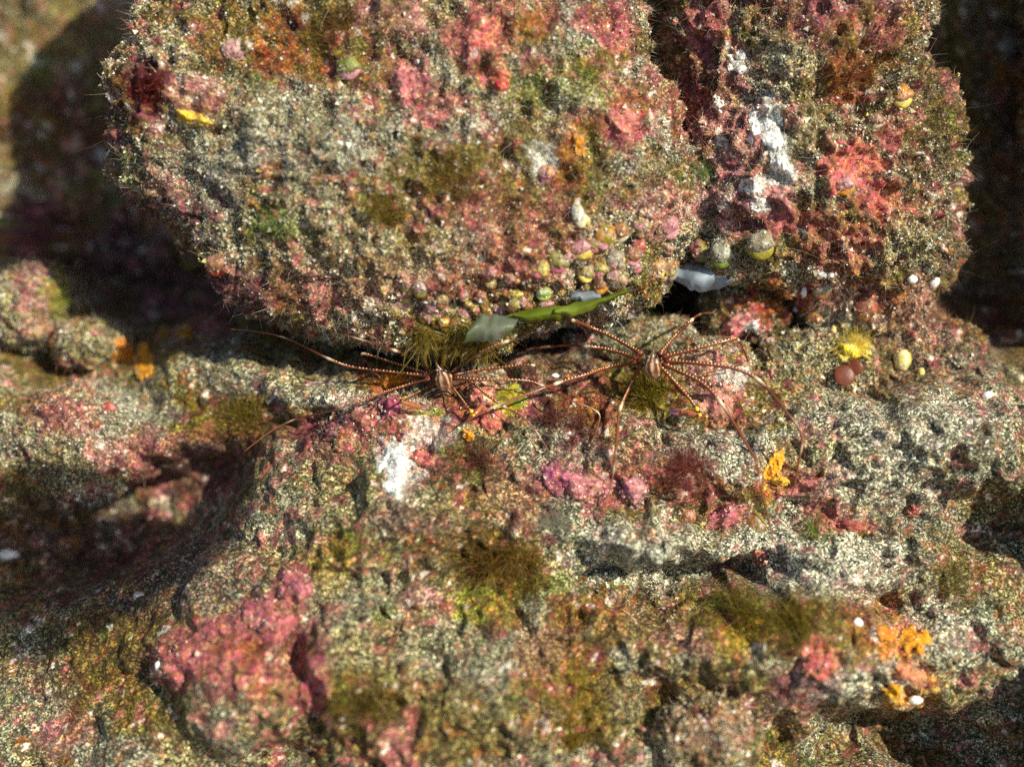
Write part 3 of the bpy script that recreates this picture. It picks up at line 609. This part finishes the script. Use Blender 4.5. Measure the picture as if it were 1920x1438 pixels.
def crust(name, label, cat, px, py, rx, ry, rot, thick, c1, c2, mat=None, group=None, seed=0.0, n=34, lob=.45, lumps=3.0, dusty=1):
    """a growth that follows the reef under it, with a ragged outline and real thickness"""
    g = np.linspace(-1.25, 1.25, n); a, b = np.meshgrid(g, g, indexing='ij'); a, b = a.ravel(), b.ravel(); r = np.hypot(a, b)
    ca, sa = math.cos(math.radians(rot)), math.sin(math.radians(rot)); Q = np.stack([a, b, np.full_like(a, seed)], 1)
    rim = 1 + lob*fbm(Q, 1.9, 3, seed+3); t = 1 - (r/rim)**2; H = np.where(t > 0, np.sqrt(np.maximum(t, 0)), t*1.2)*thick*(1+.5*fbm(Q, lumps, 3, seed+7))
    H = np.maximum(H, -thick*1.0)
    ds = np.array([hit(px+(x*ca*rx-y*sa*ry), py+(x*sa*rx+y*ca*ry))[2] for x, y in zip(a, b)]).reshape(n, n)
    for _ in range(2): ds[1:-1, 1:-1] = (ds[1:-1, 1:-1]*2 + ds[:-2, 1:-1] + ds[2:, 1:-1] + ds[1:-1, :-2] + ds[1:-1, 2:])/6
    med = np.median(ds); ds = np.clip(ds, med-.16, med+.16).ravel()
    V = np.array([at_depth(px+(x*ca*rx-y*sa*ry), py+(x*sa*rx+y*ca*ry), d-hh) for x, y, d, hh in zip(a, b, ds, H)])
    F = grid_faces(n, n); keep = (t > -.35).reshape(-1)[F].any(1); F = F[keep]
    used = np.unique(F); mp = np.full(len(V), -1); mp[used] = np.arange(len(used)); V = V[used]; F = mp[F]
    w = smooth(-.2, .3, fbm(Q[used], 2.6, 3, seed+19))[:, None]
    # a back skin a little deeper closes it into a solid
    back = V - np.array([CAM - v for v in V])/np.linalg.norm(CAM - V, axis=1)[:, None]*(thick*1.2); m = len(V)
    col = np.array(c1)*(1-w)+np.array(c2)*w
    qn = fbm(Q[used], 5, 3, seed+29); col = col*(1+.45*qn + .3*fbm(Q[used], 11, 2, seed+31))[:, None]; edge = smooth(.45, .0, t[used] + .5*qn)
    sd = np.clip(.16 + .75*edge, 0, 1)*dusty*(1 if mat is None or mat is M_REEF else 0) ; V2 = np.concatenate([V, back]); c2_ = np.clip(np.concatenate([col, col]), .01, .95)
    c2_[:m] = c2_[:m]*(1-.5*dusty*edge[:, None]) + np.array((.30, .25, .14))*.5*dusty*edge[:, None]
    ob = mesh_obj(name, V2, np.concatenate([F, (F+m)[:, ::-1]]), mat or M_CRUST, col=c2_, sed=np.concatenate([sd, sd]))
    dust(ob, V, F, col, int(rx*ry*.10)+6, int(rx*ry*.10)+6)
    if label: tag(ob, label, cat, group)
    return ob
def tuft(label, px, py, n, ln, wd, spread, c1, c2, lean=(0, 0), foot=10, group='tufts of soft algae', name='algae_tuft', seg=4, bend=.8):
    p, nm, dist = hit(px, py); U = dist/D/PPU
    roots = []; sub = [(random.gauss(0, .45)*foot, random.gauss(0, .35)*foot, random.uniform(.25, .6)*foot) for i in range(7)] if foot > 25 else [(0, 0, foot*.8)]
    n = int(n*1.25); wd *= .62; ln *= .8; spread *= 1.4; bend *= 1.9
    for i in range(n):
        sx, sy, sr = random.choice(sub); 
        q = at(px+sx+random.gauss(0, .6)*sr, py+sy+random.gauss(0, .6)*sr, -.004)
        roots.append(q if np.linalg.norm(q - np.array(p)) < 1.2*foot*U + .015 else np.array(p) + rng.normal(0, .01, 3))
    roots = np.array(roots); dirs = np.array(nm)*.5 + AH*.35 + AY*.45 + AX*lean[0] + AY*lean[1] + rng.normal(0, spread, (n, 3))
    V, F, m = ribbons(roots, dirs, ln*np.exp(rng.normal(0, .3, n)), np.full(n, wd), seg, bend, .35)
    w = rng.random((n, 1)); col = np.repeat((np.array(c1)*(1-w)+np.array(c2)*w)*rng.uniform(.6, 1.3, (n, 1)), m, 0)
    return tag(mesh_obj(name, V, F, M_FROND, origin=np.array(p), col=np.clip(col, 0, .9)), label, 'algae', group)

# ---------------------------------------------------------------- cup shells under the big boulder and elsewhere
def shell(px, py, r, c1, c2, rimc, label, rot=0, sq=1.0, seed=0.0, flat=.62):
    p, n, dist = hit(px, py); r = r*.92; U = dist/D/PPU; Fm = frame(np.array(n)*.35 + AH*.9 + AX*.1)
    root = empty('cup_shell', np.array(p), label, 'shell', 'little cup shells on the reef')
    a = math.radians(rot); ca, sa = math.cos(a), math.sin(a)
    def put(q): return np.stack([q[:, 0]*ca-q[:, 1]*sa, q[:, 0]*sa+q[:, 1]*ca, q[:, 2]], 1)*U*r @ Fm + np.array(p)
    v, f = ico(3); rg = 1 + .05*np.cos(np.arctan2(v[:, 1]+.9, v[:, 0])*9) + .26*fbm(v, 1.7, 3, seed) + .09*fbm(v, 7, 2, seed+2)
    q = v*rg[:, None]*np.array((1, sq, flat)); q[:, 1] = q[:, 1]*np.where(q[:, 1] < 0, .72, 1.0); q[:, 2] = np.where(q[:, 2] < 0, q[:, 2]*.35, q[:, 2]) + .22
    w = smooth(-.15, .2, fbm(v, 1.6, 3, seed+5))[:, None]; band = (.88 + .12*np.cos((v[:, 1])*22))[:, None]
    dw = smooth(-.05, .45, fbm(v, 2.6, 3, seed+13))[:, None]*.75; cu = ((np.array(c1)*(1-w)+np.array(c2)*w)*band*.85)*(1-dw) + np.array((.26, .19, .12))*(1+.5*fbm(v, 9, 2, seed+17)[:, None])*dw
    uo = mesh_obj('upper_valve', put(q), f, M_SHELL, parent=root, col=np.clip(cu, .01, .9)); uo['_w'] = list(np.array(put(q).mean(0)))
    dust(uo, put(q), f, cu, int(r*r*.10)+4, int(r*r*.22)+6)
    q2 = v*np.array((1.0, .95*sq, .55))*(1+.05*fbm(v, 3, 2, seed+8))[:, None]; q2[:, 1] -= .22*sq; q2[:, 2] = q2[:, 2]*.8 + .02
    mesh_obj('lower_valve', put(q2), f, M_SHELL, parent=root, col=np.tile(rimc, (len(v), 1))*(.8+.3*fbm(v, 6, 2, seed)[:, None]))
O, Yl, Pk, Rs, Gr, Li, Rd, Br, Cr, Gy, Mg = (.70,.28,.02), (.72,.52,.10), (.55,.15,.18), (.64,.28,.30), (.16,.20,.02), (.45,.55,.10), (.52,.06,.03), (.26,.10,.03), (.80,.68,.42), (.34,.30,.22), (.40,.09,.19)
Ol = (.30,.24,.02)
for i, s in enumerate([
 (1092,466,24,Pk,Rs,Yl,'pink cup shell with a broad yellow lip on the boulder underside',8,.85), (1134,444,23,O,Gr,Rs,'orange and green cup shell left of the ribbed brown one',-25,1.1),
 (1163,434,20,(.60,.22,.02),Br,Cr,'ribbed orange-brown cup shell between two green ones',0,.95), (1206,424,20,Ol,Rs,Pk,'olive cup shell with a pink middle at the right of the cluster',30,1.1),
 (1198,461,15,Rd,(.7,.2,.15),Pk,'small glossy red cup shell in the cluster',0,1), (1045,490,24,Ol,(.22,.2,.02),Pk,'large plain olive cup shell at the left of the cluster',-20,.9),
 (1152,486,22,Gy,(.3,.16,.12),Yl,'grey-brown cup shell with a thin yellow crescent rim',35,.9), (1156,526,20,(.42,.27,.24),Gy,Br,'dusty grey-pink cup shell low on the boulder rim',0,1),
 (1228,499,25,O,Gy,Yl,'orange and olive cup shell next to the bluish film',-35,.9), (1252,424,22,(.48,.18,.20),Pk,Rs,'dull pink cup shell at the gap between the boulders',10,1.1),
 (968,553,14,Yl,Ol,Yl,'small yellow cup shell above the green blade',0,.8), (1019,549,16,Li,(.5,.6,.3),Li,'bright yellow-green cup shell above the green blade',10,.9),
 (988,573,12,(.42,.14,.05),Br,Br,'tiny brick-red cup shell against the green blade',0,1.1), (1022,570,16,(.38,.13,.08),Rs,Pk,'wide reddish-brown cup shell under the bright green one',0,.7),
 (960,574,13,Pk,Mg,Rs,'small pink cup shell left of the brick-red one',0,.9), (935,580,14,Rs,Pk,Rs,'pale pink cup shell at the left end of the green blade',0,1.2),
 (815,574,22,Ol,Rs,Pk,'olive cup shell with a pink cap left of the film',0,1), (868,586,17,Rs,Pk,Cr,'flat pink cup shell at the boulder rim above the film',0,.6),
 (1128,506,15,Yl,Ol,Ol,'mustard cup shell in the middle of the lower row',20,1.1), (1100,510,17,(.36,.22,.14),Ol,Yl,'brown cup shell streaked with yellow in the lower row',-15,1.2),
 (1126,530,14,(.5,.2,.08),Br,O,'upright orange-brown cup shell split down the middle',0,1.5), (1052,545,12,(.7,.32,.05),Yl,Ol,'ragged orange cup shell right of the bright green one',0,.8),
 (1582,348,21,(.66,.22,.22),Rs,O,'pink cup shell gaping orange on the pink and white boulder',5,.85), (1690,180,20,O,(.4,.12,.02),Yl,'orange globe-like cup shell near the dim wall at upper right',0,1.1),
 (1640,226,18,Br,(.2,.05,.03),Cr,'brown hollow cup shell with a pale rim on the right boulder',0,.8), (1425,460,28,(.34,.28,.14),Gy,Ol,'big grey-olive rounded shell on the right boulder rim',0,.95),
 (1352,478,22,(.40,.42,.30),Gy,Gr,'grey-green dusty shell above the bluish film',0,1.1), (1312,470,19,Pk,Ol,Gr,'pink and olive shell above the bluish film',30,1.2),
 (1540,541,20,(.30,.22,.17),Gy,Br,'smooth grey-brown disc shell in shade under the right boulder',0,1), (1528,598,17,(.70,.25,.03),Br,Cr,'orange ring-like shell with a dark centre',0,.8),
 (1622,578,23,(.30,.06,.03),(.45,.15,.06),Br,'dark red round shell in the small cave',0,1), (440,96,24,(.50,.30,.22),Rs,Rs,'flat round pinkish shell at the top of the huge boulder',0,1),
 (655,128,24,Gr,(.3,.3,.05),Rs,'green rounded shell in a hollow at the top',0,.9), (355,482,22,(.40,.18,.02),Br,Ol,'dull orange shell in shade left of the huge boulder',0,1),
 (408,496,23,(.36,.12,.09),Br,Rd,'dull red shell beside the orange one in shade',0,.9), (142,277,27,(.34,.08,.05),Br,Rd,'round red-brown shell on the dim left wall',0,1),
 (1885,96,22,(.40,.36,.28),Gy,Cr,'pale grey shell high on the dim right wall',0,.95), (1290,968,18,(.45,.15,.07),Br,O,'small brown shell left of the pink foreground crust',-20,1.2),
 (1418,984,19,(.36,.11,.03),Ol,O,'open brown shell right of the pink foreground crust',15,1.5), (1085,402,13,Cr,(.9,.88,.8),Cr,'cream egg-shaped shell above the cluster',15,1.9),
 (1097,414,10,Yl,Cr,Yl,'tiny yellow shell beside the cream egg-shaped one',15,1.5), (832,604,11,O,Yl,O,'tiny bright orange shell under the huge boulder',0,.8),
 (1025,325,15,O,Rs,Mg,'small orange shell on the face of the huge boulder',-20,1.2), (1690,676,0,Yl,Cr,Cr,'',0,1), (205,765,14,Rd,Pk,Rs,'small red shell on the pale mound at the left edge',0,1),
 (180,795,12,(.3,.05,.03),Br,Rs,'tiny dark red shell low on the pale left mound',0,1), (735,145,0,Pk,Pk,Pk,'',0,1)]):
    if s[2]: shell(*s[:3], *s[3:6], s[6], s[7], s[8], seed=i*3.7)

rs = random.Random(21); pal = [(Pk,'pink'), (Rs,'pale rose'), (Ol,'olive'), (Br,'brown'), (Gy,'grey'), ((.40,.2,.14),'dusky'), ((.36,.26,.10),'mustard'), (Yl,'yellow'), ((.45,.14,.08),'brick')]
seen_ = set()
for i in range(70):
    u = rs.random(); x = 720 + 560*u + rs.uniform(-20, 20); y = 595 - 120*max(0, u-.25) - 90*rs.random()**1.6
    if (900 < x < 1190 and y > 575): continue
    place = ('left of the translucent film' if x < 860 else 'above the translucent film' if x < 960 else 'above the green blade' if x < 1070 else 'in the crowded shell cluster' if x < 1190 else 'at the boulder corner')
    while True:
        ca_, cb_, cc_ = rs.choice(pal), rs.choice(pal), rs.choice(pal); lb = f'small {ca_[1]} and {cb_[1]} cup shell with {cc_[1]} lip {place}' if ca_ is not cb_ else f'small plain {ca_[1]} cup shell with {cc_[1]} lip {place}'
        if lb not in seen_: break
    seen_.add(lb)
    shell(x, y, rs.uniform(8, 15), ca_[0], cb_[0], cc_[0], lb, rs.uniform(-60, 60), rs.uniform(.8, 1.3), seed=200+i*3.1)
# ---------------------------------------------------------------- sponges and crusts
Gs = 'orange and yellow sponges'
for i, (x, y, rx, ry, rot, th, c1, c2, lb) in enumerate([
 (232,658,20,24,20,.035,(.80,.30,.01),(.72,.22,.01),'orange sponge patch on the left ledge, first of a pair'), (272,682,17,32,-5,.035,(.72,.32,.02),(.62,.24,.01),'drooping orange sponge patch on the left ledge, second of the pair'),
 (306,626,12,14,0,.02,(.55,.24,.02),(.4,.2,.02),'small dull orange sponge above the drooping one'), (346,624,18,13,-20,.025,(.66,.26,.01),(.5,.2,.02),'orange sponge near the tip of the long left leg'),
 (745,708,42,15,-8,.022,(.72,.24,.01),(.5,.16,.01),'flat orange sponge behind the left crab legs'), (880,816,12,11,0,.022,(.80,.33,.01),(.7,.25,.01),'little orange sponge below the crab claw'),
 (1452,872,15,32,25,.035,(.78,.38,.03),(.7,.28,.01),'tall orange sponge between two right crab legs'), (1462,902,20,10,10,.03,(.80,.36,.02),(.75,.42,.06),'flat orange sponge at the foot of the tall one'),
 (1712,1200,30,26,40,.05,(.85,.38,.02),(.72,.26,.01),'bright orange sponge at lower right'), (1662,1186,22,15,10,.035,(.65,.22,.02),(.5,.15,.02),'dull orange sponge left of the bright one at lower right'),
 (1675,1300,24,18,0,.04,(.82,.42,.02),(.6,.25,.01),'orange sponge low at the lower right corner'), (1705,1262,28,17,5,.035,(.62,.20,.10),(.55,.26,.12),'salmon sponge between the two lower right orange ones'),
 (360,222,34,13,18,.035,(.80,.52,.05),(.75,.40,.04),'yellow-orange sponge on the upper left of the huge boulder'), (1085,272,11,26,-12,.015,(.66,.26,.02),(.45,.15,.02),'thin orange sponge on the boulder face')]):
    crust('sponge', lb, 'sponge', x, y, rx, ry, rot, th, c1, c2, M_SPONGE, Gs, seed=i*5.3+1, n=26, lob=.7)
Gc = 'pink coralline crusts'
for i, (x, y, rx, ry, rot, th, c1, c2, lb) in enumerate([
 (731,761,23,22,0,.05,(.42,.08,.17),(.52,.14,.24),'round magenta crust knob below the left crab'), (905,742,30,26,30,.05,(.70,.28,.24),(.62,.20,.18),'flaky salmon crust at the left crab right claw'),
 (925,785,26,24,0,.04,(.64,.20,.17),(.55,.14,.13),'lower salmon crust flake beside the claw'), (955,752,34,30,-30,.035,(.36,.28,.02),(.26,.28,.03),'olive-yellow crust plate between the crabs'),
 (975,772,9,14,0,.02,(.68,.30,.26),(.6,.22,.2),'tiny pink flake on the olive plate'), (1045,895,30,36,-20,.05,(.34,.08,.17),(.45,.13,.22),'dark magenta crust at the left of the magenta stone'),
 (1105,912,44,28,0,.055,(.58,.18,.24),(.64,.26,.30),'broad pink crust on the magenta stone'), (1190,916,28,28,0,.055,(.50,.16,.26),(.6,.25,.34),'domed violet-pink crust at the right of the magenta stone'),
 (1365,968,44,20,-14,.04,(.60,.15,.22),(.52,.14,.17),'pink crust below the foot of the right crab'), (1600,985,36,10,6,.03,(.55,.12,.12),(.42,.1,.1),'thin red crust rim on the right foreground'),
 (1710,957,14,13,0,.035,(.62,.16,.18),(.5,.12,.14),'rosy knob on the right sediment slope'), (1425,1045,14,16,-30,.05,(.62,.22,.20),(.5,.14,.14),'pair-like pink nub by the dark hollow'),
 (552,1095,32,32,0,.06,(.58,.17,.24),(.48,.12,.17),'big pink crust knob in the blurred foreground'), (488,1150,36,36,20,.05,(.54,.15,.20),(.45,.1,.14),'pink crust left of the foreground knob'),
 (335,1240,54,34,-12,.05,(.56,.16,.20),(.48,.12,.12),'pink crust at the lower left with white specks'), (590,1300,28,44,0,.05,(.55,.14,.18),(.5,.12,.12),'pink crust by the hollow at the lower left'),
 (1540,1248,32,28,-20,.05,(.62,.17,.17),(.52,.12,.12),'salmon-pink crust in the lower right foreground'), (1345,752,34,32,10,.018,(.66,.28,.28),(.58,.2,.2),'pink blotch on the stone under the right crab'),
 (1380,612,34,20,-25,.035,(.62,.16,.22),(.7,.35,.38),'bright pink crust beside the white patch right of the crab'), (1590,318,56,22,-50,.03,(.66,.20,.20),(.6,.16,.12),'salmon crust on the right boulder'),
 (1170,228,32,24,20,.03,(.58,.17,.2),(.62,.22,.2),'pink crust near the right edge of the huge boulder'), (762,155,26,36,-10,.035,(.58,.16,.22),(.62,.22,.26),'pink crust at the top middle of the huge boulder'),
 (935,158,18,15,0,.03,(.60,.10,.05),(.5,.08,.06),'small scarlet crust at the top of the huge boulder'), (795,858,26,16,12,.03,(.58,.17,.17),(.5,.12,.13),'curled pink crust right of the white fragment'),
 (585,622,10,9,0,.04,(.66,.14,.13),(.6,.1,.1),'tiny coral-red knob under the left end of the huge boulder'), (1485,1000,0,0,0,0,0,0,'')]):
    if rx: crust('coralline_crust', lb, 'crust', x, y, rx, ry, rot, th, np.array(c1)*(1, 1, .74), np.array(c2)*(1, 1, .74), M_CRUST, Gc, seed=i*7.1+2, n=28, lob=.55, lumps=4.5)
Gw = 'bare white patches'
Wt, Wc = (.88,.85,.78), (.80,.66,.55)
for i, (x, y, rx, ry, rot, th, lb) in enumerate([
 (748,868,30,34,25,.03,'ragged white bare patch below the left crab'), (738,918,14,20,-20,.02,'smaller white patch just under the ragged one'), (1395,612,26,13,-18,.025,'bright white patch on the pink end of a stone'),
 (1446,245,20,36,-8,.03,'upper white crust on the right boulder ridge'), (1458,308,15,24,10,.03,'lower white crust on the right boulder ridge'), (1412,348,22,20,0,.025,'rosy white crust on the left of the right boulder'),
 (1415,232,14,30,15,.02,'narrow white crust beside the upper one on the right boulder'), (1550,515,16,6,5,.02,'thin white flake under the right boulder'), (1345,195,14,16,20,.02,'pinkish white crust knob high on the left of the right boulder'), (1352,268,15,12,0,.02,'pinkish white crust knob midway down the left of the right boulder'), (1385,120,18,22,-30,.02,'pale crust near the top of the right boulder'), (1425,385,20,14,0,.02,'pinkish white crust low on the right boulder')]):
    crust('white_crust', lb, 'crust', x, y, rx, ry, rot, th, Wt, Wc if i == 5 or i > 7 else Wt, M_CRUST, Gw, seed=i*3.3+4, n=24, lob=.95, lumps=5, dusty=.15)
for i, (x, y, rx, ry, lb) in enumerate([(1711,524,9,8,'white bead-like snail on the right edge of the rusty stone'),(1750,527,10,12,'cone-shaped white snail right of the bead-like one'),(1508,547,5,10,'slim white snail in shade under the right boulder'),
 (1494,580,7,6,'tiny white bead above the orange ring shell'),(1563,620,5,11,'upright white sliver left of the yellow tuft'),(1010,615,5,7,'tiny white bead under the green blade'),(1692,675,15,20,'yellowish ribbed snail right of the yellow tuft'),
 (1728,700,6,11,'small yellow shell under the ribbed snail'),(12,1040,20,10,'pale oval shell at the left edge'),(1852,742,11,8,'cream pebble on the right sediment slope'),(930,745,0,0,''),(1608,1167,9,8,'white bead in the olive foreground'),
 (1716,1312,12,8,'bright white chip at the lower right corner'),(297,1248,6,9,'white speck on the lower left pink crust'),(568,1115,7,7,'white speck on the big foreground knob'),(1041,705,8,5,'blue-white chip between the two crabs')]):
    if rx:
        yl = 'yellow' in lb; lump('snail' if 'snail' in lb else 'shell_chip', x, y, rx, ry, min(rx, ry)*.8, (.75,.66,.30) if yl else (.88,.86,.80), (.6,.45,.08) if yl else (.8,.76,.66), lb, 'snail' if 'snail' in lb else 'shell', 'pale snails and chips', amp=.2, seed=i*2.9, sub=3)
for i, (x, y, r, lb) in enumerate([(1602,689,15,'upper reddish-brown disc below the yellow tuft'),(1580,706,19,'lower reddish-brown disc below the yellow tuft')]):
    lump('brown_disc', x, y, r, r, 4, (.22,.055,.02), (.26,.07,.03), lb, 'algae', 'reddish-brown discs', M_FROND, sink=0, amp=.05, lift=.05 if i == 0 else .03)

# ---------------------------------------------------------------- soft algae, films and blades
for a in [
 ('olive tuft under the right crab',1222,745,420,.13,.005,.45,(.24,.17,.01),(.34,.26,.03),(0,0),34), ('brown feathery tuft in the middle of the foreground',930,1060,650,.17,.006,.5,(.22,.13,.015),(.16,.08,.02),(0,.1),62),
 ('olive tuft on the shaded left ledge',440,780,420,.13,.005,.5,(.20,.15,.01),(.14,.09,.02),(0,0),48), ('dark red bushy tuft below the right crab',1290,885,600,.11,.004,.6,(.17,.03,.02),(.28,.08,.05),(0,0),52),
 ('dark maroon tuft right of the white patch',900,860,380,.10,.004,.6,(.10,.03,.02),(.16,.07,.03),(0,0),40), ('reddish tuft between the two crabs',1085,800,520,.10,.004,.6,(.15,.04,.03),(.25,.09,.06),(0,0),52),
 ('dark red grainy tuft on the upper left of the huge boulder',280,160,480,.06,.007,.7,(.12,.012,.012),(.22,.03,.02),(0,0),40), ('tall blurred olive tuft at the bottom centre',1072,1390,150,.42,.008,.13,(.30,.20,.02),(.38,.28,.05),(0,1.6),20),
 ('brown tuft at the top of the huge boulder',620,55,420,.11,.005,.6,(.20,.12,.02),(.14,.06,.02),(0,0),50), ('olive tuft among the lower right rubble',1500,1180,520,.13,.006,.55,(.26,.19,.015),(.18,.12,.02),(0,0),64),
 ('olive tuft beside the rosy foreground lump',1395,1140,360,.12,.005,.55,(.22,.17,.015),(.14,.10,.02),(0,0),44), ('green tuft on the left face of the huge boulder',515,425,200,.06,.004,.6,(.22,.34,.05),(.3,.36,.10),(0,0),28),
 ('green tuft in the cleft between the boulders',1315,325,160,.07,.004,.6,(.14,.26,.04),(.2,.3,.06),(0,0),22), ('grey wispy tuft in the gap above the right boulder',1462,95,240,.10,.003,.8,(.30,.29,.24),(.2,.2,.17),(0,0),34),
 ('pale wispy tuft left of the sand patch',1045,985,340,.12,.003,.6,(.36,.35,.26),(.26,.26,.18),(0,0),40), ('yellow-green tuft on the knob at the left edge',112,565,200,.06,.005,.6,(.46,.46,.06),(.30,.34,.05),(0,0),28),
 ('brown tuft on the face of the huge boulder',850,330,800,.07,.005,.7,(.26,.17,.02),(.18,.10,.02),(0,0),50), ('olive tuft left of the face middle of the huge boulder',720,400,800,.07,.005,.7,(.26,.19,.02),(.2,.12,.02),(0,0),50),
 ('green sprig on the right sand',1525,1000,60,.09,.005,.4,(.16,.26,.03),(.25,.34,.06),(.6,0),24), ('rust tuft on the right boulder',1595,140,300,.10,.005,.6,(.30,.09,.02),(.2,.06,.02),(0,0),40),
 ('olive wisps at the far lower right',1790,1100,200,.14,.006,.5,(.30,.24,.05),(.22,.17,.03),(0,0),40), ('brown tuft at the bottom left of centre',700,1330,360,.14,.006,.6,(.20,.14,.02),(.13,.09,.02),(0,0),60)]:
    tuft(*a[:9], lean=a[9], foot=a[10])
# yellow stringy tuft
yt = tuft('bright yellow stringy tuft above two brown discs', 1600, 652, 420, .11, .005, .45, (.72,.50,.03), (.70,.58,.14), lean=(0, -.5), foot=34, group=None, name='yellow_tuft')
crust('yellow_pad', 'yellow pad at the root of the stringy tuft', 'sponge', 1602, 655, 36, 24, 0, .06, (.74,.52,.03), (.72,.58,.12), M_SPONGE, None, seed=3.3, n=26, lob=.6)
def sheet(name, label, cat, outline, mat, c1, c2, lift, curl, group=None, n=26, seed=0.0, thick=.008, fr=.14):
    """thin soft body between an upper and a lower edge (photo pixels), hanging at its own depth, with thickness"""
    top, bot = [np.array(e, float) for e in outline]; t = np.linspace(0, 1, n)
    def along(e): s = np.linspace(0, 1, len(e)); return np.stack([np.interp(t, s, e[:, 0]), np.interp(t, s, e[:, 1])], 1)
    T, B = along(top), along(bot); V = []; jx = np.stack([t*9, np.full(n, seed), np.zeros(n)], 1); T[:, 1] += 5*fbm(jx, 1, 3, 1.0); B[:, 1] += 7*fbm(jx, 1, 3, 5.0); dm = np.median([hit(*p)[2] for p in np.concatenate([T, B])]) - lift
    m = 9
    for i in range(n):
        for j in range(m):
            v = j/(m-1); p = T[i]*(1-v)+B[i]*v
            V.append((*p, dm - curl*math.sin(math.pi*v) - fr*curl*math.sin(9*t[i]+3*v+seed) + curl*.4*(t[i]-.5)))
    F1 = np.array([at_depth(x, y, d) for x, y, d in V]); F2 = np.array([at_depth(x, y, d+thick) for x, y, d in V]); q = n*m
    f = grid_faces(n, m); ri = [i*m for i in range(n)] + [(n-1)*m+j for j in range(1, m)] + [i*m+m-1 for i in range(n-2, -1, -1)] + [j for j in range(m-2, 0, -1)]
    ri = np.array(ri); rj = np.roll(ri, -1); side = np.stack([ri, rj, rj+q, ri+q], 1)
    Q = np.array([(x/60, y/60, seed) for x, y, d in V]); w = smooth(-.3, .3, fbm(Q, 1.5, 3, seed))[:, None]; c = np.array(c1)*(1-w)+np.array(c2)*w
    return tag(mesh_obj(name, np.concatenate([F1, F2]), np.concatenate([f, (f+q)[:, ::-1], side]), mat, col=np.concatenate([c, c])), label, cat, group)
sheet('translucent_film', 'greenish grey translucent film hanging over the left crab', 'algae', ([(882,612),(905,590),(940,590),(972,598)], [(868,640),(895,636),(925,642),(955,632)]), M_JELLY, (.24,.27,.20), (.20,.26,.10), .16, .05)
sheet('bluish_film', 'bluish white gelatinous film in the crevice between the boulders', 'sea squirt', ([(1250,506),(1290,494),(1340,500),(1378,522)], [(1252,516),(1285,535),(1312,553),(1345,545),(1376,530)]), M_JELLY2, (.52,.58,.63), (.36,.42,.48), .22, .06, seed=2.0, fr=.5)
sheet('bluish_strip', 'short bluish film strip above the green blade', 'sea squirt', ([(1068,552),(1095,545),(1125,550)], [(1072,562),(1095,568),(1128,560)]), M_JELLY2, (.36,.40,.44), (.30,.34,.36), .08, .03, seed=5.0, n=16)
sheet('green_blade', 'dark green leaf-like blade under the huge boulder, nearer the film', 'algae', ([(930,594),(960,586),(1000,580),(1040,574),(1066,576)], [(936,597),(975,600),(1010,601),(1045,598),(1068,590)]), M_FROND, (.13,.17,.012), (.20,.26,.02), .10, .03, 'green blades', seed=7.0)
sheet('green_blade', 'lighter green narrow blade under the huge boulder, pointing to the crevice', 'algae', ([(1038,580),(1070,570),(1110,560),(1150,550),(1182,540)], [(1040,592),(1075,592),(1115,578),(1152,563),(1186,545)]), M_FROND, (.17,.20,.014), (.27,.33,.04), .13, .03, 'green blades', seed=8.0)
crust('lime_spot', 'lime-green spot on the dark green blade', 'crust', 1012, 583, 17, 8, 0, .012, (.42,.55,.06), (.36,.48,.05), M_SHELL, None, seed=6.1, n=14, dusty=0)
for x_, y_, lb_ in ((795,632,'brown wispy tuft hanging from the huge boulder, left of the crab beak'), (850,636,'brown wispy tuft hanging from the huge boulder above the crab beak'), (900,640,'brown wispy tuft hanging beside the greenish film')):
    tuft(lb_, x_, y_, 260, .13, .007, .35, (.22,.15,.02), (.34,.25,.05), lean=(0, -1.15), foot=22)
# fringe of olive fronds hanging behind the left crab
p0 = at(860, 650, .06); fr = empty('frond_fringe', p0, 'olive fringe of soft fronds hanging down behind the left crab', 'algae')
for x, y0, y1, w in [(786,650,672,5),(801,645,690,9),(816,648,680,7),(835,646,688,12),(852,650,676,8),(868,648,690,10),(886,646,676,13),(912,642,692,11)]:
    d = min(hit(x, y1)[2] - .06, hit(x, 604)[2] + .02); pts = catmull([at_depth(x+random.uniform(-6, 6), y0-14, d+.02), at_depth(x, y0, d), at_depth(x+random.uniform(-3, 3), (y0+y1)/2, d-.02), at_depth(x+random.uniform(-4, 4), y1, d+.01)], 5)
    V, F = tube(pts, np.interp(np.linspace(0, 1, len(pts)), [0, .3, .5, .75, .95, 1], np.array([1.7, .9, random.uniform(.7, 1.1), random.uniform(.5, 1.0), .5, .15])*w*.5/PPU), 8)
    V = V + (AX*.012 + AY*.006)*fbm(V, 40, 3, x)[:, None]
    mesh_obj('frond', V, clean(F), M_JELLY, parent=fr, col=np.tile(np.array((.25,.165,.025))*random.uniform(.7, 1.2), (len(V), 1)))
for o in bpy.data.objects:
    if '_w' in o: del o['_w']
